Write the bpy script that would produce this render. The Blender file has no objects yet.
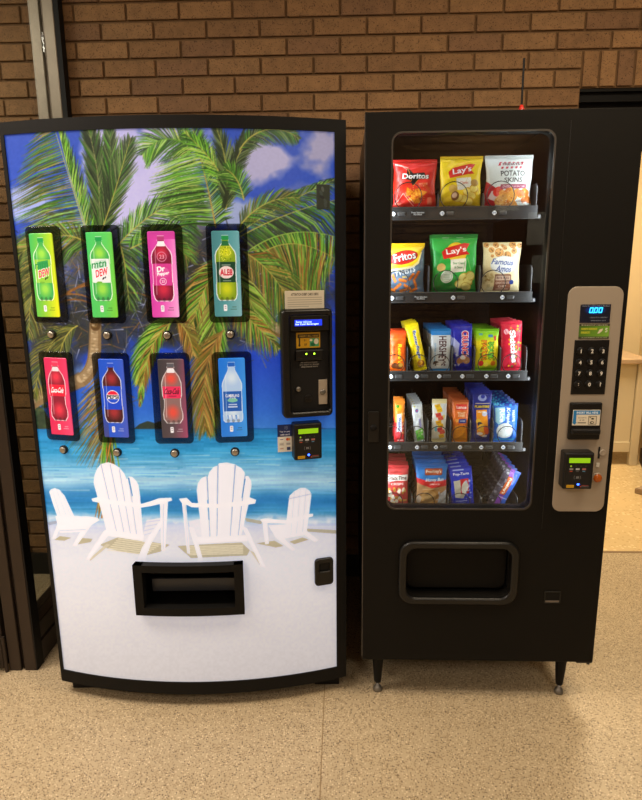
import bpy, bmesh, math, random
import numpy as np
from mathutils import Vector, Matrix

rng = random.Random(11)
NP = np.random.RandomState(5)
R = math.radians
COL = bpy.context.scene.collection

# ------------------------------------------------------------------ camera
sc = bpy.context.scene
cam_data = bpy.data.cameras.new('camera')
cam = bpy.data.objects.new('camera', cam_data)
COL.objects.link(cam)
_p, _r, _y = 0.21794, -0.009452, 0.035683          # pitch down, roll, turn to the left
_fw = Vector((-math.sin(_y) * math.cos(_p), math.cos(_y) * math.cos(_p), -math.sin(_p)))
_rt = Vector((math.cos(_y), math.sin(_y), 0))
_up = _rt.cross(_fw)
_r2 = _rt * math.cos(_r) + _up * math.sin(_r)
_u2 = _up * math.cos(_r) - _rt * math.sin(_r)
M = Matrix((_r2, _u2, -_fw)).transposed().to_4x4()
M.translation = Vector((-0.063, -1.813, 1.432))
cam.matrix_world = M
cam_data.sensor_fit = 'HORIZONTAL'
cam_data.sensor_width = 36
cam_data.lens = 620 * 36 / 642
cam_data.clip_start = 0.02
sc.camera = cam

# ------------------------------------------------------------------ world, lights, exposure
sc.view_settings.view_transform = 'Standard'
sc.view_settings.look = 'None'
sc.view_settings.gamma = 1
sc.view_settings.use_curve_mapping = False
sc.view_settings.exposure = 0.0
w = bpy.data.worlds.new('world'); sc.world = w
w.use_nodes = True
bg = w.node_tree.nodes['Background']
bg.inputs[0].default_value = (1.0, 0.88, 0.74, 1)
bg.inputs[1].default_value = 0.10

def area(name, loc, target, sx, sy, power, color):
    l = bpy.data.lights.new(name, 'AREA')
    l.shape = 'RECTANGLE'; l.size = sx; l.size_y = sy
    l.energy = power; l.color = color
    o = bpy.data.objects.new(name, l); COL.objects.link(o)
    o.location = loc
    d = Vector(target) - Vector(loc)
    o.rotation_euler = d.to_track_quat('-Z', 'Y').to_euler()
    return o
area('ceiling_panel_light', (-1.5, -1.1, 2.85), (-1.5, -1.1, 0), 1.2, 0.6, 30, (1.0, 0.88, 0.74))
area('ceiling_panel_light', (0.9, -0.7, 2.85), (0.9, -0.7, 0), 0.9, 0.6, 30, (1.0, 0.82, 0.58))
area('ceiling_panel_light', (-1.7, -3.0, 2.85), (-1.7, -3.0, 0), 1.2, 0.6, 34, (1.0, 0.90, 0.78))
area('side_room_light', (1.6, 1.9, 2.6), (1.6, 1.9, 0), 0.8, 0.8, 75, (1.0, 0.83, 0.58))
area('rear_fill_light', (1.3, -3.7, 2.85), (1.3, -3.7, 0), 0.6, 0.6, 40, (1.0, 0.88, 0.72))  # added fill, brightens the rear wall and board mirrored in the glass
area('lobby_light', (-2.3, -0.6, 2.8), (-2.3, -0.6, 0), 0.8, 0.8, 56, (1.0, 0.90, 0.78))

# ------------------------------------------------------------------ colour helpers
def hexc(h):
    h = h.lstrip('#')
    return np.array([int(h[i:i + 2], 16) / 255 for i in (0, 2, 4)], dtype=np.float32)
def lin(c):
    c = np.asarray(c, dtype=np.float32)
    return np.where(c <= 0.04045, c / 12.92, ((np.clip(c, 0, 1) + 0.055) / 1.055) ** 2.4)
def L4(h):
    return tuple(float(x) for x in lin(hexc(h))) + (1.0,)

# ------------------------------------------------------------------ text outlines
_tc = {}
def text_tris(s, bold=0.0):
    key = (s, bold)
    if key in _tc: return _tc[key]
    cu = bpy.data.curves.new('lettering', 'FONT')
    cu.body = s; cu.offset = bold; cu.resolution_u = 3
    cu.align_x = 'LEFT'
    ob = bpy.data.objects.new('lettering', cu); COL.objects.link(ob)
    dg = bpy.context.evaluated_depsgraph_get()
    me = bpy.data.meshes.new_from_object(ob.evaluated_get(dg))
    me.calc_loop_triangles()
    V = np.array([v.co[:2] for v in me.vertices], dtype=np.float64).reshape(-1, 2)
    T = np.array([t.vertices[:] for t in me.loop_triangles], dtype=int).reshape(-1, 3)
    bpy.data.objects.remove(ob); bpy.data.curves.remove(cu); bpy.data.meshes.remove(me)
    if len(V):
        mn, mx = V.min(0), V.max(0)
        V = (V - (mn + mx) / 2) / max(mx[1] - mn[1], 1e-6)
    _tc[key] = (V, T)
    return _tc[key]

# ------------------------------------------------------------------ canvas for printed surfaces
class Cv:
    """A printed sheet: W x H units, s samples per unit, y runs down."""
    def __init__(self, W, H, s, bgc='#ffffff'):
        self.W, self.H, self.s = W, H, s
        self.w, self.h = int(round(W * s)), int(round(H * s))
        self.a = np.zeros((self.h, self.w, 3), dtype=np.float32) + hexc(bgc)
    def _box(self, x0, y0, x1, y1):
        X0 = max(0, int(math.floor(x0))); Y0 = max(0, int(math.floor(y0)))
        X1 = min(self.w, int(math.ceil(x1)) + 1); Y1 = min(self.h, int(math.ceil(y1)) + 1)
        if X1 <= X0 or Y1 <= Y0: return None
        yy, xx = np.mgrid[Y0:Y1, X0:X1]
        return X0, Y0, X1, Y1, xx + 0.5, yy + 0.5
    def _put(self, b, m, col, al=1.0):
        X0, Y0, X1, Y1 = b[:4]
        m = (np.clip(m, 0, 1) * al)[..., None]
        c = hexc(col) if isinstance(col, str) else np.asarray(col, dtype=np.float32)
        self.a[Y0:Y1, X0:X1] = self.a[Y0:Y1, X0:X1] * (1 - m) + c * m
    def rect(self, x0, y0, x1, y1, col, al=1.0):
        self.rrect(x0, y0, x1, y1, 0, col, al)
    def rrect(self, x0, y0, x1, y1, r, col, al=1.0):
        s = self.s
        b = self._box(x0 * s - 1, y0 * s - 1, x1 * s + 1, y1 * s + 1)
        if b is None: return
        cx, cy = (x0 + x1) / 2 * s, (y0 + y1) / 2 * s
        hx, hy = (x1 - x0) / 2 * s, (y1 - y0) / 2 * s
        r *= s
        qx = np.abs(b[4] - cx) - hx + r; qy = np.abs(b[5] - cy) - hy + r
        d = np.hypot(np.maximum(qx, 0), np.maximum(qy, 0)) + np.minimum(np.maximum(qx, qy), 0) - r
        self._put(b, 0.5 - d, col, al)
    def ell(self, cx, cy, rx, ry, col, al=1.0, rot=0, soft=0):
        s = self.s; m = max(rx, ry) * (1 + soft)
        b = self._box((cx - m) * s - 1, (cy - m) * s - 1, (cx + m) * s + 1, (cy + m) * s + 1)
        if b is None: return
        x = b[4] / s - cx; y = b[5] / s - cy
        c, n = math.cos(R(rot)), math.sin(R(rot))
        q = np.hypot((x * c + y * n) / rx, (-x * n + y * c) / ry)
        if soft: self._put(b, (1 + soft - q) / (2 * soft), col, al)
        else: self._put(b, 0.5 - (q - 1) * min(rx, ry) * s, col, al)
    def ring(self, cx, cy, r, wd, col, al=1.0, a0=None, a1=None):
        s = self.s
        b = self._box((cx - r - wd) * s - 1, (cy - r - wd) * s - 1, (cx + r + wd) * s + 1, (cy + r + wd) * s + 1)
        if b is None: return
        x = b[4] / s - cx; y = b[5] / s - cy
        m = 0.5 + (wd / 2 - np.abs(np.hypot(x, y) - r)) * s
        if a0 is not None:
            an = np.degrees(np.arctan2(y, x)) % 360
            m = np.where((an >= a0) & (an <= a1), m, 0)
        self._put(b, m, col, al)
    def poly(self, pts, col, al=1.0):
        s = self.s; P = np.array(pts, dtype=np.float64) * s
        b = self._box(P[:, 0].min() - 1, P[:, 1].min() - 1, P[:, 0].max() + 1, P[:, 1].max() + 1)
        if b is None: return
        m = np.zeros(b[4].shape)
        for dx in (-0.33, 0, 0.33):
            for dy in (-0.33, 0, 0.33):
                x = b[4] + dx; y = b[5] + dy
                ins = np.zeros(x.shape, dtype=bool)
                n = len(P)
                for i in range(n):
                    x1, y1 = P[i]; x2, y2 = P[(i + 1) % n]
                    if y1 == y2: continue
                    c = ((y1 > y) != (y2 > y)) & (x < (x2 - x1) * (y - y1) / (y2 - y1) + x1)
                    ins ^= c
                m += ins
        self._put(b, m / 9, col, al)
    def line(self, x0, y0, x1, y1, w0, w1, col, al=1.0):
        s = self.s
        x0 *= s; y0 *= s; x1 *= s; y1 *= s; w0 *= s; w1 *= s
        m = max(w0, w1) / 2 + 1
        b = self._box(min(x0, x1) - m, min(y0, y1) - m, max(x0, x1) + m, max(y0, y1) + m)
        if b is None: return
        dx, dy = x1 - x0, y1 - y0; LL = dx * dx + dy * dy + 1e-9
        t = np.clip(((b[4] - x0) * dx + (b[5] - y0) * dy) / LL, 0, 1)
        d = np.hypot(b[4] - x0 - t * dx, b[5] - y0 - t * dy)
        hw = (w0 + (w1 - w0) * t) / 2
        self._put(b, np.minimum(hw - d + 0.5, 2 * hw), col, al)
    def path(self, pts, w0, w1, col, al=1.0):
        n = len(pts) - 1
        for i in range(n):
            a, b2 = w0 + (w1 - w0) * i / n, w0 + (w1 - w0) * (i + 1) / n
            self.line(*pts[i], *pts[i + 1], a, b2, col, al)
    def text(self, st, cx, cy, h, col, w=None, bold=0.0, shear=0.0, rot=0.0, al=1.0, arc=0.0):
        V, T = text_tris(st, round(bold * 0.55, 4))
        if not len(V): return
        V = V.copy(); V[:, 1] *= -1
        wt = V[:, 0].max() - V[:, 0].min()
        k = (w / wt / h) if w else 1.0
        V[:, 0] *= k
        V[:, 0] += -shear * V[:, 1]
        V *= h
        if arc: V[:, 1] += arc * (V[:, 0] ** 2)
        c, n = math.cos(R(rot)), math.sin(R(rot))
        V = np.stack([V[:, 0] * c - V[:, 1] * n, V[:, 0] * n + V[:, 1] * c], 1)
        V = (V + (cx, cy)) * self.s
        b = self._box(V[:, 0].min() - 1, V[:, 1].min() - 1, V[:, 0].max() + 1, V[:, 1].max() + 1)
        if b is None: return
        X0, Y0, X1, Y1 = b[:4]
        K = 3
        acc = np.zeros(((Y1 - Y0) * K, (X1 - X0) * K), dtype=bool)
        V = (V - (X0, Y0)) * K
        for t in T:
            A, B, C_ = V[t[0]], V[t[1]], V[t[2]]
            x0 = max(0, int(min(A[0], B[0], C_[0]))); x1 = min(acc.shape[1], int(max(A[0], B[0], C_[0])) + 2)
            y0 = max(0, int(min(A[1], B[1], C_[1]))); y1 = min(acc.shape[0], int(max(A[1], B[1], C_[1])) + 2)
            if x1 <= x0 or y1 <= y0: continue
            yy, xx = np.mgrid[y0:y1, x0:x1]; xx = xx + 0.5; yy = yy + 0.5
            e = lambda P, Q: (Q[0] - P[0]) * (yy - P[1]) - (Q[1] - P[1]) * (xx - P[0])
            a1, a2, a3 = e(A, B), e(B, C_), e(C_, A)
            acc[y0:y1, x0:x1] |= ((a1 >= 0) & (a2 >= 0) & (a3 >= 0)) | ((a1 <= 0) & (a2 <= 0) & (a3 <= 0))
        m = acc.reshape(Y1 - Y0, K, X1 - X0, K).mean((1, 3))
        self._put(b, m, col, al)
    def vgrad(self, x0, y0, x1, y1, stops):
        s = self.s
        X0, X1 = max(0, int(x0 * s)), min(self.w, int(math.ceil(x1 * s)))
        Y0, Y1 = max(0, int(y0 * s)), min(self.h, int(math.ceil(y1 * s)))
        if X1 <= X0 or Y1 <= Y0: return
        t = (np.arange(Y0, Y1) + 0.5) / s
        ys = [q[0] for q in stops]; cs = np.array([hexc(q[1]) for q in stops])
        c = np.stack([np.interp(t, ys, cs[:, k]) for k in range(3)], 1)
        self.a[Y0:Y1, X0:X1] = c[:, None, :]
    def noise(self, amp, cell, seed=0, box=None):
        n = vnoise(self.w, self.h, cell * self.s, seed)[..., None] * amp
        if box:
            s = self.s; x0, y0, x1, y1 = [int(q * s) for q in box]
            self.a[y0:y1, x0:x1] += n[y0:y1, x0:x1]
        else: self.a += n
    def sample(self, x, y):
        """bilinear at unit coordinates"""
        fx = np.clip(x * self.s - 0.5, 0, self.w - 1.001); fy = np.clip(y * self.s - 0.5, 0, self.h - 1.001)
        ix = fx.astype(int); iy = fy.astype(int); tx = (fx - ix)[..., None]; ty = (fy - iy)[..., None]
        ix1 = np.minimum(ix + 1, self.w - 1); iy1 = np.minimum(iy + 1, self.h - 1)
        a = self.a
        return (a[iy, ix] * (1 - tx) + a[iy, ix1] * tx) * (1 - ty) + (a[iy1, ix] * (1 - tx) + a[iy1, ix1] * tx) * ty

def vnoise(w, h, cell, seed=0):
    rs = np.random.RandomState(seed)
    gw, gh = int(w / cell) + 3, int(h / cell) + 3
    g = rs.rand(gh, gw) * 2 - 1
    x = np.arange(w) / cell; y = np.arange(h) / cell
    ix = x.astype(int); iy = y.astype(int); tx = x - ix; ty = y - iy
    tx = tx * tx * (3 - 2 * tx); ty = ty * ty * (3 - 2 * ty)
    A = g[iy][:, ix] * (1 - tx) + g[iy][:, ix + 1] * tx
    B = g[iy + 1][:, ix] * (1 - tx) + g[iy + 1][:, ix + 1] * tx
    return A * (1 - ty[:, None]) + B * ty[:, None]

# ------------------------------------------------------------------ materials
def mat(name, color, rough=0.5, metal=0.0, spec=0.5, emit=None, es=0.0, noise=0.0, nscale=60, bump=0.0, bscale=200):
    m = bpy.data.materials.new(name); m.use_nodes = True
    nt = m.node_tree; b = nt.nodes['Principled BSDF']
    c = L4(color) if isinstance(color, str) else color
    b.inputs['Base Color'].default_value = c
    b.inputs['Roughness'].default_value = rough
    b.inputs['Metallic'].default_value = metal
    b.inputs['Specular IOR Level'].default_value = spec
    if emit:
        b.inputs['Emission Color'].default_value = L4(emit); b.inputs['Emission Strength'].default_value = es
    tc = nt.nodes.new('ShaderNodeTexCoord')
    if noise:
        n = nt.nodes.new('ShaderNodeTexNoise'); n.inputs['Scale'].default_value = nscale; n.inputs['Detail'].default_value = 5
        nt.links.new(tc.outputs['Object'], n.inputs['Vector'])
        mp = nt.nodes.new('ShaderNodeMapRange')
        mp.inputs['To Min'].default_value = 1 - noise; mp.inputs['To Max'].default_value = 1 + noise
        nt.links.new(n.outputs['Fac'], mp.inputs['Value'])
        mx = nt.nodes.new('ShaderNodeVectorMath'); mx.operation = 'SCALE'
        mx.inputs[0].default_value = c[:3]
        nt.links.new(mp.outputs['Result'], mx.inputs['Scale'])
        nt.links.new(mx.outputs['Vector'], b.inputs['Base Color'])
    if bump:
        n2 = nt.nodes.new('ShaderNodeTexNoise'); n2.inputs['Scale'].default_value = bscale; n2.inputs['Detail'].default_value = 3
        nt.links.new(tc.outputs['Object'], n2.inputs['Vector'])
        bp = nt.nodes.new('ShaderNodeBump'); bp.inputs['Strength'].default_value = bump; bp.inputs['Distance'].default_value = 0.002
        nt.links.new(n2.outputs['Fac'], bp.inputs['Height'])
        nt.links.new(bp.outputs['Normal'], b.inputs['Normal'])
    return m

def print_mat(name, rough=0.4, es=0.0, spec=0.5, attr='print'):
    m = bpy.data.materials.new(name); m.use_nodes = True
    nt = m.node_tree; b = nt.nodes['Principled BSDF']
    a = nt.nodes.new('ShaderNodeVertexColor'); a.layer_name = attr
    nt.links.new(a.outputs['Color'], b.inputs['Base Color'])
    b.inputs['Roughness'].default_value = rough
    b.inputs['Specular IOR Level'].default_value = spec
    if es:
        tn_ = nt.nodes.new('ShaderNodeMix'); tn_.data_type = 'RGBA'; tn_.blend_type = 'MULTIPLY'; tn_.inputs[0].default_value = 1
        tn_.inputs[7].default_value = (0.84, 0.95, 1.18, 1)      # cool fluorescent tubes behind the print
        nt.links.new(a.outputs['Color'], tn_.inputs[6]); nt.links.new(tn_.outputs[2], b.inputs['Emission Color'])
        b.inputs['Emission Strength'].default_value = es
    return m

def glass_mat(name, tint=(1, 1, 1, 1), ior=1.45, rough=0.0):
    m = bpy.data.materials.new(name); m.use_nodes = True
    nt = m.node_tree; nt.nodes.clear()
    o = nt.nodes.new('ShaderNodeOutputMaterial'); mx = nt.nodes.new('ShaderNodeMixShader')
    t = nt.nodes.new('ShaderNodeBsdfTransparent'); t.inputs[0].default_value = tint
    g = nt.nodes.new('ShaderNodeBsdfGlossy'); g.inputs['Roughness'].default_value = rough
    f = nt.nodes.new('ShaderNodeFresnel')
    # same reflectance on entering and leaving a thin pane
    ge = nt.nodes.new('ShaderNodeNewGeometry'); mr = nt.nodes.new('ShaderNodeMapRange')
    mr.inputs['To Min'].default_value = ior; mr.inputs['To Max'].default_value = 1 / ior
    nt.links.new(ge.outputs['Backfacing'], mr.inputs['Value']); nt.links.new(mr.outputs['Result'], f.inputs['IOR'])
    nt.links.new(f.outputs[0], mx.inputs[0]); nt.links.new(t.outputs[0], mx.inputs[1]); nt.links.new(g.outputs[0], mx.inputs[2])
    nt.links.new(mx.outputs[0], o.inputs[0])
    return m

MT = {}
MT['black'] = mat('black_painted_steel', '#12100d', 0.55, spec=0.14, bump=0.25, bscale=900, noise=0.10, nscale=6)
MT['side'] = mat('black_cabinet_side', '#161412', 0.35, spec=0.4)
MT['plastic'] = mat('black_plastic', '#100f0e', 0.35, spec=0.4)
MT['matte'] = mat('matte_black', '#0d0c0c', 0.6, spec=0.3)
MT['frame'] = mat('dark_frame_steel', '#131211', 0.55, spec=0.15, noise=0.15, nscale=15)
MT['edge'] = mat('worn_metal_edge', '#77706a', 0.35, metal=0.6)
MT['panel'] = mat('silver_grey_panel', '#a89b8b', 0.4, metal=0.25, noise=0.04, nscale=8)
MT['steel'] = mat('brushed_steel', '#b9b4ac', 0.3, metal=0.9)
MT['dull'] = mat('dull_steel', '#85817b', 0.4, metal=0.8)
MT['wire'] = mat('dark_coil_wire', '#3b3a3a', 0.3, metal=0.7)
MT['tray'] = mat('charcoal_tray', '#2c2d2e', 0.4, spec=0.5)
MT['divider'] = mat('grey_divider', '#4d4f51', 0.35, metal=0.3)
MT['inside'] = mat('cabinet_lining', '#0c0b0c', 0.6, spec=0.2)
MT['bronze'] = mat('bronze_anodised_aluminium', '#3a3029', 0.38, metal=0.45, noise=0.2, nscale=9)
MT['alu'] = mat('weathered_aluminium', '#8b8173', 0.42, metal=0.55, noise=0.18, nscale=14)
MT['red'] = mat('red_plastic', '#c2261c', 0.4)
MT['orange'] = mat('orange_lens', '#a85214', 0.25, emit='#ff7a10', es=0.04)
MT['white'] = mat('white_plastic', '#d6d2c8', 0.4)
MT['cream'] = mat('cream_wall_paint', '#e2cfa6', 0.7, noise=0.03, nscale=3, bump=0.1, bscale=120)
MT['laminate'] = mat('cream_laminate', '#dccfb0', 0.45)
MT['wood'] = mat('light_wood', '#b39878', 0.45, noise=0.25, nscale=18)
MT['basebd'] = mat('dark_rubber_baseboard', '#1b1a19', 0.45)
MT['basebr'] = mat('brown_rubber_baseboard', '#3b2417', 0.5)
MT['glass'] = glass_mat('clear_glass', (0.93, 0.95, 0.95, 1), 1.45)
MT['tint'] = glass_mat('smoked_plastic', (0.46, 0.46, 0.46, 1), 1.3, 0.12)
MT['pglass'] = glass_mat('partition_glass', (0.80, 0.82, 0.80, 1), 1.5)
MT['pack'] = print_mat('printed_wrapper_film', 0.36, 0.0, 0.45)
MT['label'] = print_mat('printed_label', 0.45, 0.0, 0.4)
MT['backlit'] = print_mat('backlit_print', 0.33, 0.34, 0.4)
MT['card'] = print_mat('backlit_card', 0.3, 0.30, 0.5)
MT['lcd'] = print_mat('lit_display', 0.25, 1.6, 0.5)
MT['green_lcd'] = mat('green_lcd', '#6f9a10', 0.3, emit='#8fc414', es=0.7)
MT['blue_led'] = mat('blue_led', '#2040ff', 0.3, emit='#2a50ff', es=9)
MT['green_led'] = mat('green_led', '#a0ff30', 0.3, emit='#b4ff30', es=3)
MT['lamp'] = mat('cabinet_light_tube', '#ffffff', 0.5, emit='#f4f7ff', es=8)
MT['paper'] = mat('white_paper', '#d8d2c4', 0.7)
MT['board'] = mat('brown_reflection_board', '#6a4526', 0.7)
MT['ceil'] = mat('ceiling_tile', '#cfc8b8', 0.8, noise=0.05, nscale=30)
MT['sash'] = mat('white_card', '#e8e6e0', 0.5)

def brick_mat():
    m = bpy.data.materials.new('tan_brick'); m.use_nodes = True
    nt = m.node_tree; b = nt.nodes['Principled BSDF']
    a = nt.nodes.new('ShaderNodeVertexColor'); a.layer_name = 'tone'
    tc = nt.nodes.new('ShaderNodeTexCoord')
    n = nt.nodes.new('ShaderNodeTexNoise'); n.inputs['Scale'].default_value = 28; n.inputs['Detail'].default_value = 8
    nt.links.new(tc.outputs['Object'], n.inputs['Vector'])
    r = nt.nodes.new('ShaderNodeValToRGB')
    r.color_ramp.elements[0].position = 0.3; r.color_ramp.elements[0].color = (0.80, 0.80, 0.80, 1)
    r.color_ramp.elements[1].position = 0.75; r.color_ramp.elements[1].color = (1.12, 1.12, 1.12, 1)
    nt.links.new(n.outputs['Fac'], r.inputs['Fac'])
    v = nt.nodes.new('ShaderNodeTexNoise'); v.inputs['Scale'].default_value = 210; v.inputs['Detail'].default_value = 2
    nt.links.new(tc.outputs['Object'], v.inputs['Vector'])
    r2 = nt.nodes.new('ShaderNodeValToRGB')
    r2.color_ramp.elements[0].position = 0.30; r2.color_ramp.elements[0].color = (0.30, 0.25, 0.22, 1)
    r2.color_ramp.elements[1].position = 0.42; r2.color_ramp.elements[1].color = (1, 1, 1, 1)
    nt.links.new(v.outputs['Fac'], r2.inputs['Fac'])
    m1 = nt.nodes.new('ShaderNodeMix'); m1.data_type = 'RGBA'; m1.blend_type = 'MULTIPLY'; m1.inputs[0].default_value = 1
    m2 = nt.nodes.new('ShaderNodeMix'); m2.data_type = 'RGBA'; m2.blend_type = 'MULTIPLY'; m2.inputs[0].default_value = 1
    nt.links.new(a.outputs['Color'], m1.inputs[6]); nt.links.new(r.outputs['Color'], m1.inputs[7])
    nt.links.new(m1.outputs[2], m2.inputs[6]); nt.links.new(r2.outputs['Color'], m2.inputs[7])
    nt.links.new(m2.outputs[2], b.inputs['Base Color'])
    b.inputs['Roughness'].default_value = 0.8
    bp = nt.nodes.new('ShaderNodeBump'); bp.inputs['Strength'].default_value = 0.5; bp.inputs['Distance'].default_value = 0.003
    nt.links.new(v.outputs['Fac'], bp.inputs['Height']); nt.links.new(bp.outputs['Normal'], b.inputs['Normal'])
    return m
MT['brick'] = brick_mat()
MT['mortar'] = mat('brown_mortar', '#6f5335', 0.9, noise=0.2, nscale=60, bump=0.5, bscale=300)

def floor_mat(name, base, spots, tile=0.0, joint=None):
    m = bpy.data.materials.new(name); m.use_nodes = True
    nt = m.node_tree; b = nt.nodes['Principled BSDF']
    tc = nt.nodes.new('ShaderNodeTexCoord')
    n = nt.nodes.new('ShaderNodeTexNoise'); n.inputs['Scale'].default_value = 2.2; n.inputs['Detail'].default_value = 4
    nt.links.new(tc.outputs['Object'], n.inputs['Vector'])
    r = nt.nodes.new('ShaderNodeValToRGB')
    c = lin(hexc(base))
    r.color_ramp.elements[0].position = 0.3; r.color_ramp.elements[0].color = tuple(c * 0.90) + (1,)
    r.color_ramp.elements[1].position = 0.7; r.color_ramp.elements[1].color = tuple(np.minimum(c * 1.06, 1)) + (1,)
    nt.links.new(n.outputs['Fac'], r.inputs['Fac'])
    cur = r.outputs['Color']
    for sc_, col, thr, dens in spots:
        vo = nt.nodes.new('ShaderNodeTexVoronoi'); vo.inputs['Scale'].default_value = sc_
        nt.links.new(tc.outputs['Object'], vo.inputs['Vector'])
        lt = nt.nodes.new('ShaderNodeMath'); lt.operation = 'LESS_THAN'; lt.inputs[1].default_value = thr
        nt.links.new(vo.outputs['Distance'], lt.inputs[0])
        sp = nt.nodes.new('ShaderNodeSeparateColor'); nt.links.new(vo.outputs['Color'], sp.inputs[0])
        g = nt.nodes.new('ShaderNodeMath'); g.operation = 'LESS_THAN'; g.inputs[1].default_value = dens
        nt.links.new(sp.outputs[0], g.inputs[0])
        mu = nt.nodes.new('ShaderNodeMath'); mu.operation = 'MULTIPLY'
        nt.links.new(lt.outputs[0], mu.inputs[0]); nt.links.new(g.outputs[0], mu.inputs[1])
        mx = nt.nodes.new('ShaderNodeMix'); mx.data_type = 'RGBA'
        nt.links.new(mu.outputs[0], mx.inputs[0]); nt.links.new(cur, mx.inputs[6]); mx.inputs[7].default_value = L4(col)
        cur = mx.outputs[2]
    nt.links.new(cur, b.inputs['Base Color'])
    b.inputs['Roughness'].default_value = 0.42
    b.inputs['Specular IOR Level'].default_value = 0.35
    return m
MT['terrazzo'] = floor_mat('beige_terrazzo', '#bca786', [(200, '#937c5c', 0.42, 0.5), (215, '#4a3c2e', 0.40, 0.20), (170, '#dcc8a4', 0.38, 0.25)])
MT['vinyl'] = floor_mat('beige_vinyl_tile', '#d9bc88', [(60, '#c8a670', 0.4, 0.3), (45, '#e6cfa0', 0.4, 0.3)])
MT['joint'] = mat('floor_joint', '#8d7350', 0.7)

# ------------------------------------------------------------------ mesh helpers
def link(name, me, m, parent=None, loc=None):
    o = bpy.data.objects.new(name, me); COL.objects.link(o)
    if m is not None:
        for q in (m if isinstance(m, (list, tuple)) else [m]): me.materials.append(q)
    if parent is not None: o.parent = parent
    if loc is not None: o.location = loc
    return o
def obj(name, bm, m, parent=None, smooth=False, loc=None):
    bmesh.ops.recalc_face_normals(bm, faces=bm.faces[:])
    me = bpy.data.meshes.new(name); bm.to_mesh(me); bm.free()
    if smooth: me.polygons.foreach_set('use_smooth', [True] * len(me.polygons))
    return link(name, me, m, parent, loc)
def tag(o, label=None, cat=None, group=None, kind=None):
    if label: o['label'] = label
    if cat: o['category'] = cat
    if group: o['group'] = group
    if kind: o['kind'] = kind
    return o
def empty(name, loc=(0, 0, 0), rz=0.0):
    o = bpy.data.objects.new(name, None); COL.objects.link(o)
    o.empty_display_size = 0.1
    o.location = loc; o.rotation_euler = (0, 0, rz); return o
def add_box(bm, x0, x1, y0, y1, z0, z1, bevel=0.0, seg=2, mi=0, M=None):
    r = bmesh.ops.create_cube(bm, size=1)
    vs = r['verts']
    for v in vs:
        v.co = Vector(((x0 + x1) / 2 + v.co.x * (x1 - x0), (y0 + y1) / 2 + v.co.y * (y1 - y0), (z0 + z1) / 2 + v.co.z * (z1 - z0)))
    fs = set(f for v in vs for f in v.link_faces)
    if bevel:
        es = list(set(e for v in vs for e in v.link_edges))
        rb = bmesh.ops.bevel(bm, geom=es, offset=bevel, segments=seg, affect='EDGES', profile=0.5)
        fs = set(f for f in rb['faces']) | set(f for f in fs if f.is_valid)
        vs = list(set(v for f in fs for v in f.verts))
    for f in fs:
        f.material_index = mi
    if M is not None:
        for v in vs: v.co = M @ v.co
    return vs
def box(name, x0, x1, y0, y1, z0, z1, m, parent=None, bevel=0.0, seg=2, M=None):
    bm = bmesh.new(); add_box(bm, x0, x1, y0, y1, z0, z1, bevel, seg, M=M)
    return obj(name, bm, m, parent)
def add_tube(bm, pts, r, seg=8, closed=False, cap=True):
    P = [Vector(p) for p in pts]; n = len(P); rings = []
    ref = None
    for i in range(n):
        if closed: t = P[(i + 1) % n] - P[i - 1]
        else: t = P[min(i + 1, n - 1)] - P[max(i - 1, 0)]
        t.normalize()
        if ref is None:
            ref = t.orthogonal().normalized()
        ref = (ref - t * ref.dot(t)).normalized()
        bi = t.cross(ref)
        rr = r[i] if isinstance(r, (list, tuple)) else r
        rings.append([bm.verts.new(P[i] + (ref * math.cos(2 * math.pi * k / seg) + bi * math.sin(2 * math.pi * k / seg)) * rr) for k in range(seg)])
    for i in range(n - 1 + (1 if closed else 0)):
        A, B = rings[i], rings[(i + 1) % n]
        for k in range(seg):
            bm.faces.new((A[k], A[(k + 1) % seg], B[(k + 1) % seg], B[k]))
    if cap and not closed:
        bm.faces.new(rings[0][::-1]); bm.faces.new(rings[-1])
def add_lathe(bm, prof, center, axis='z', seg=24, mi=0):
    """prof: list of (r, h)"""
    rings = []
    cx, cy, cz = center
    for r_, h_ in prof:
        ring = []
        for k in range(seg):
            a = 2 * math.pi * k / seg
            c, s_ = math.cos(a) * r_, math.sin(a) * r_
            if axis == 'z': p = (cx + c, cy + s_, cz + h_)
            else: p = (cx + c, cy - h_, cz + s_)      # h runs towards the viewer side (-y)
            ring.append(bm.verts.new(p))
        rings.append(ring)
    fs = []
    for A, B in zip(rings[:-1], rings[1:]):
        for k in range(seg): fs.append(bm.faces.new((A[k], A[(k + 1) % seg], B[(k + 1) % seg], B[k])))
    fs.append(bm.faces.new(rings[0][::-1])); fs.append(bm.faces.new(rings[-1]))
    for f in fs: f.material_index = mi
def rr_loop(x0, z0, x1, z1, r, n=6):
    pts = []
    for cx, cz, a0 in ((x1 - r, z1 - r, 0), (x0 + r, z1 - r, 90), (x0 + r, z0 + r, 180), (x1 - r, z0 + r, 270)):
        for k in range(n + 1):
            a = R(a0 + 90 * k / n); pts.append((cx + r * math.cos(a), cz + r * math.sin(a)))
    return pts
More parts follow.
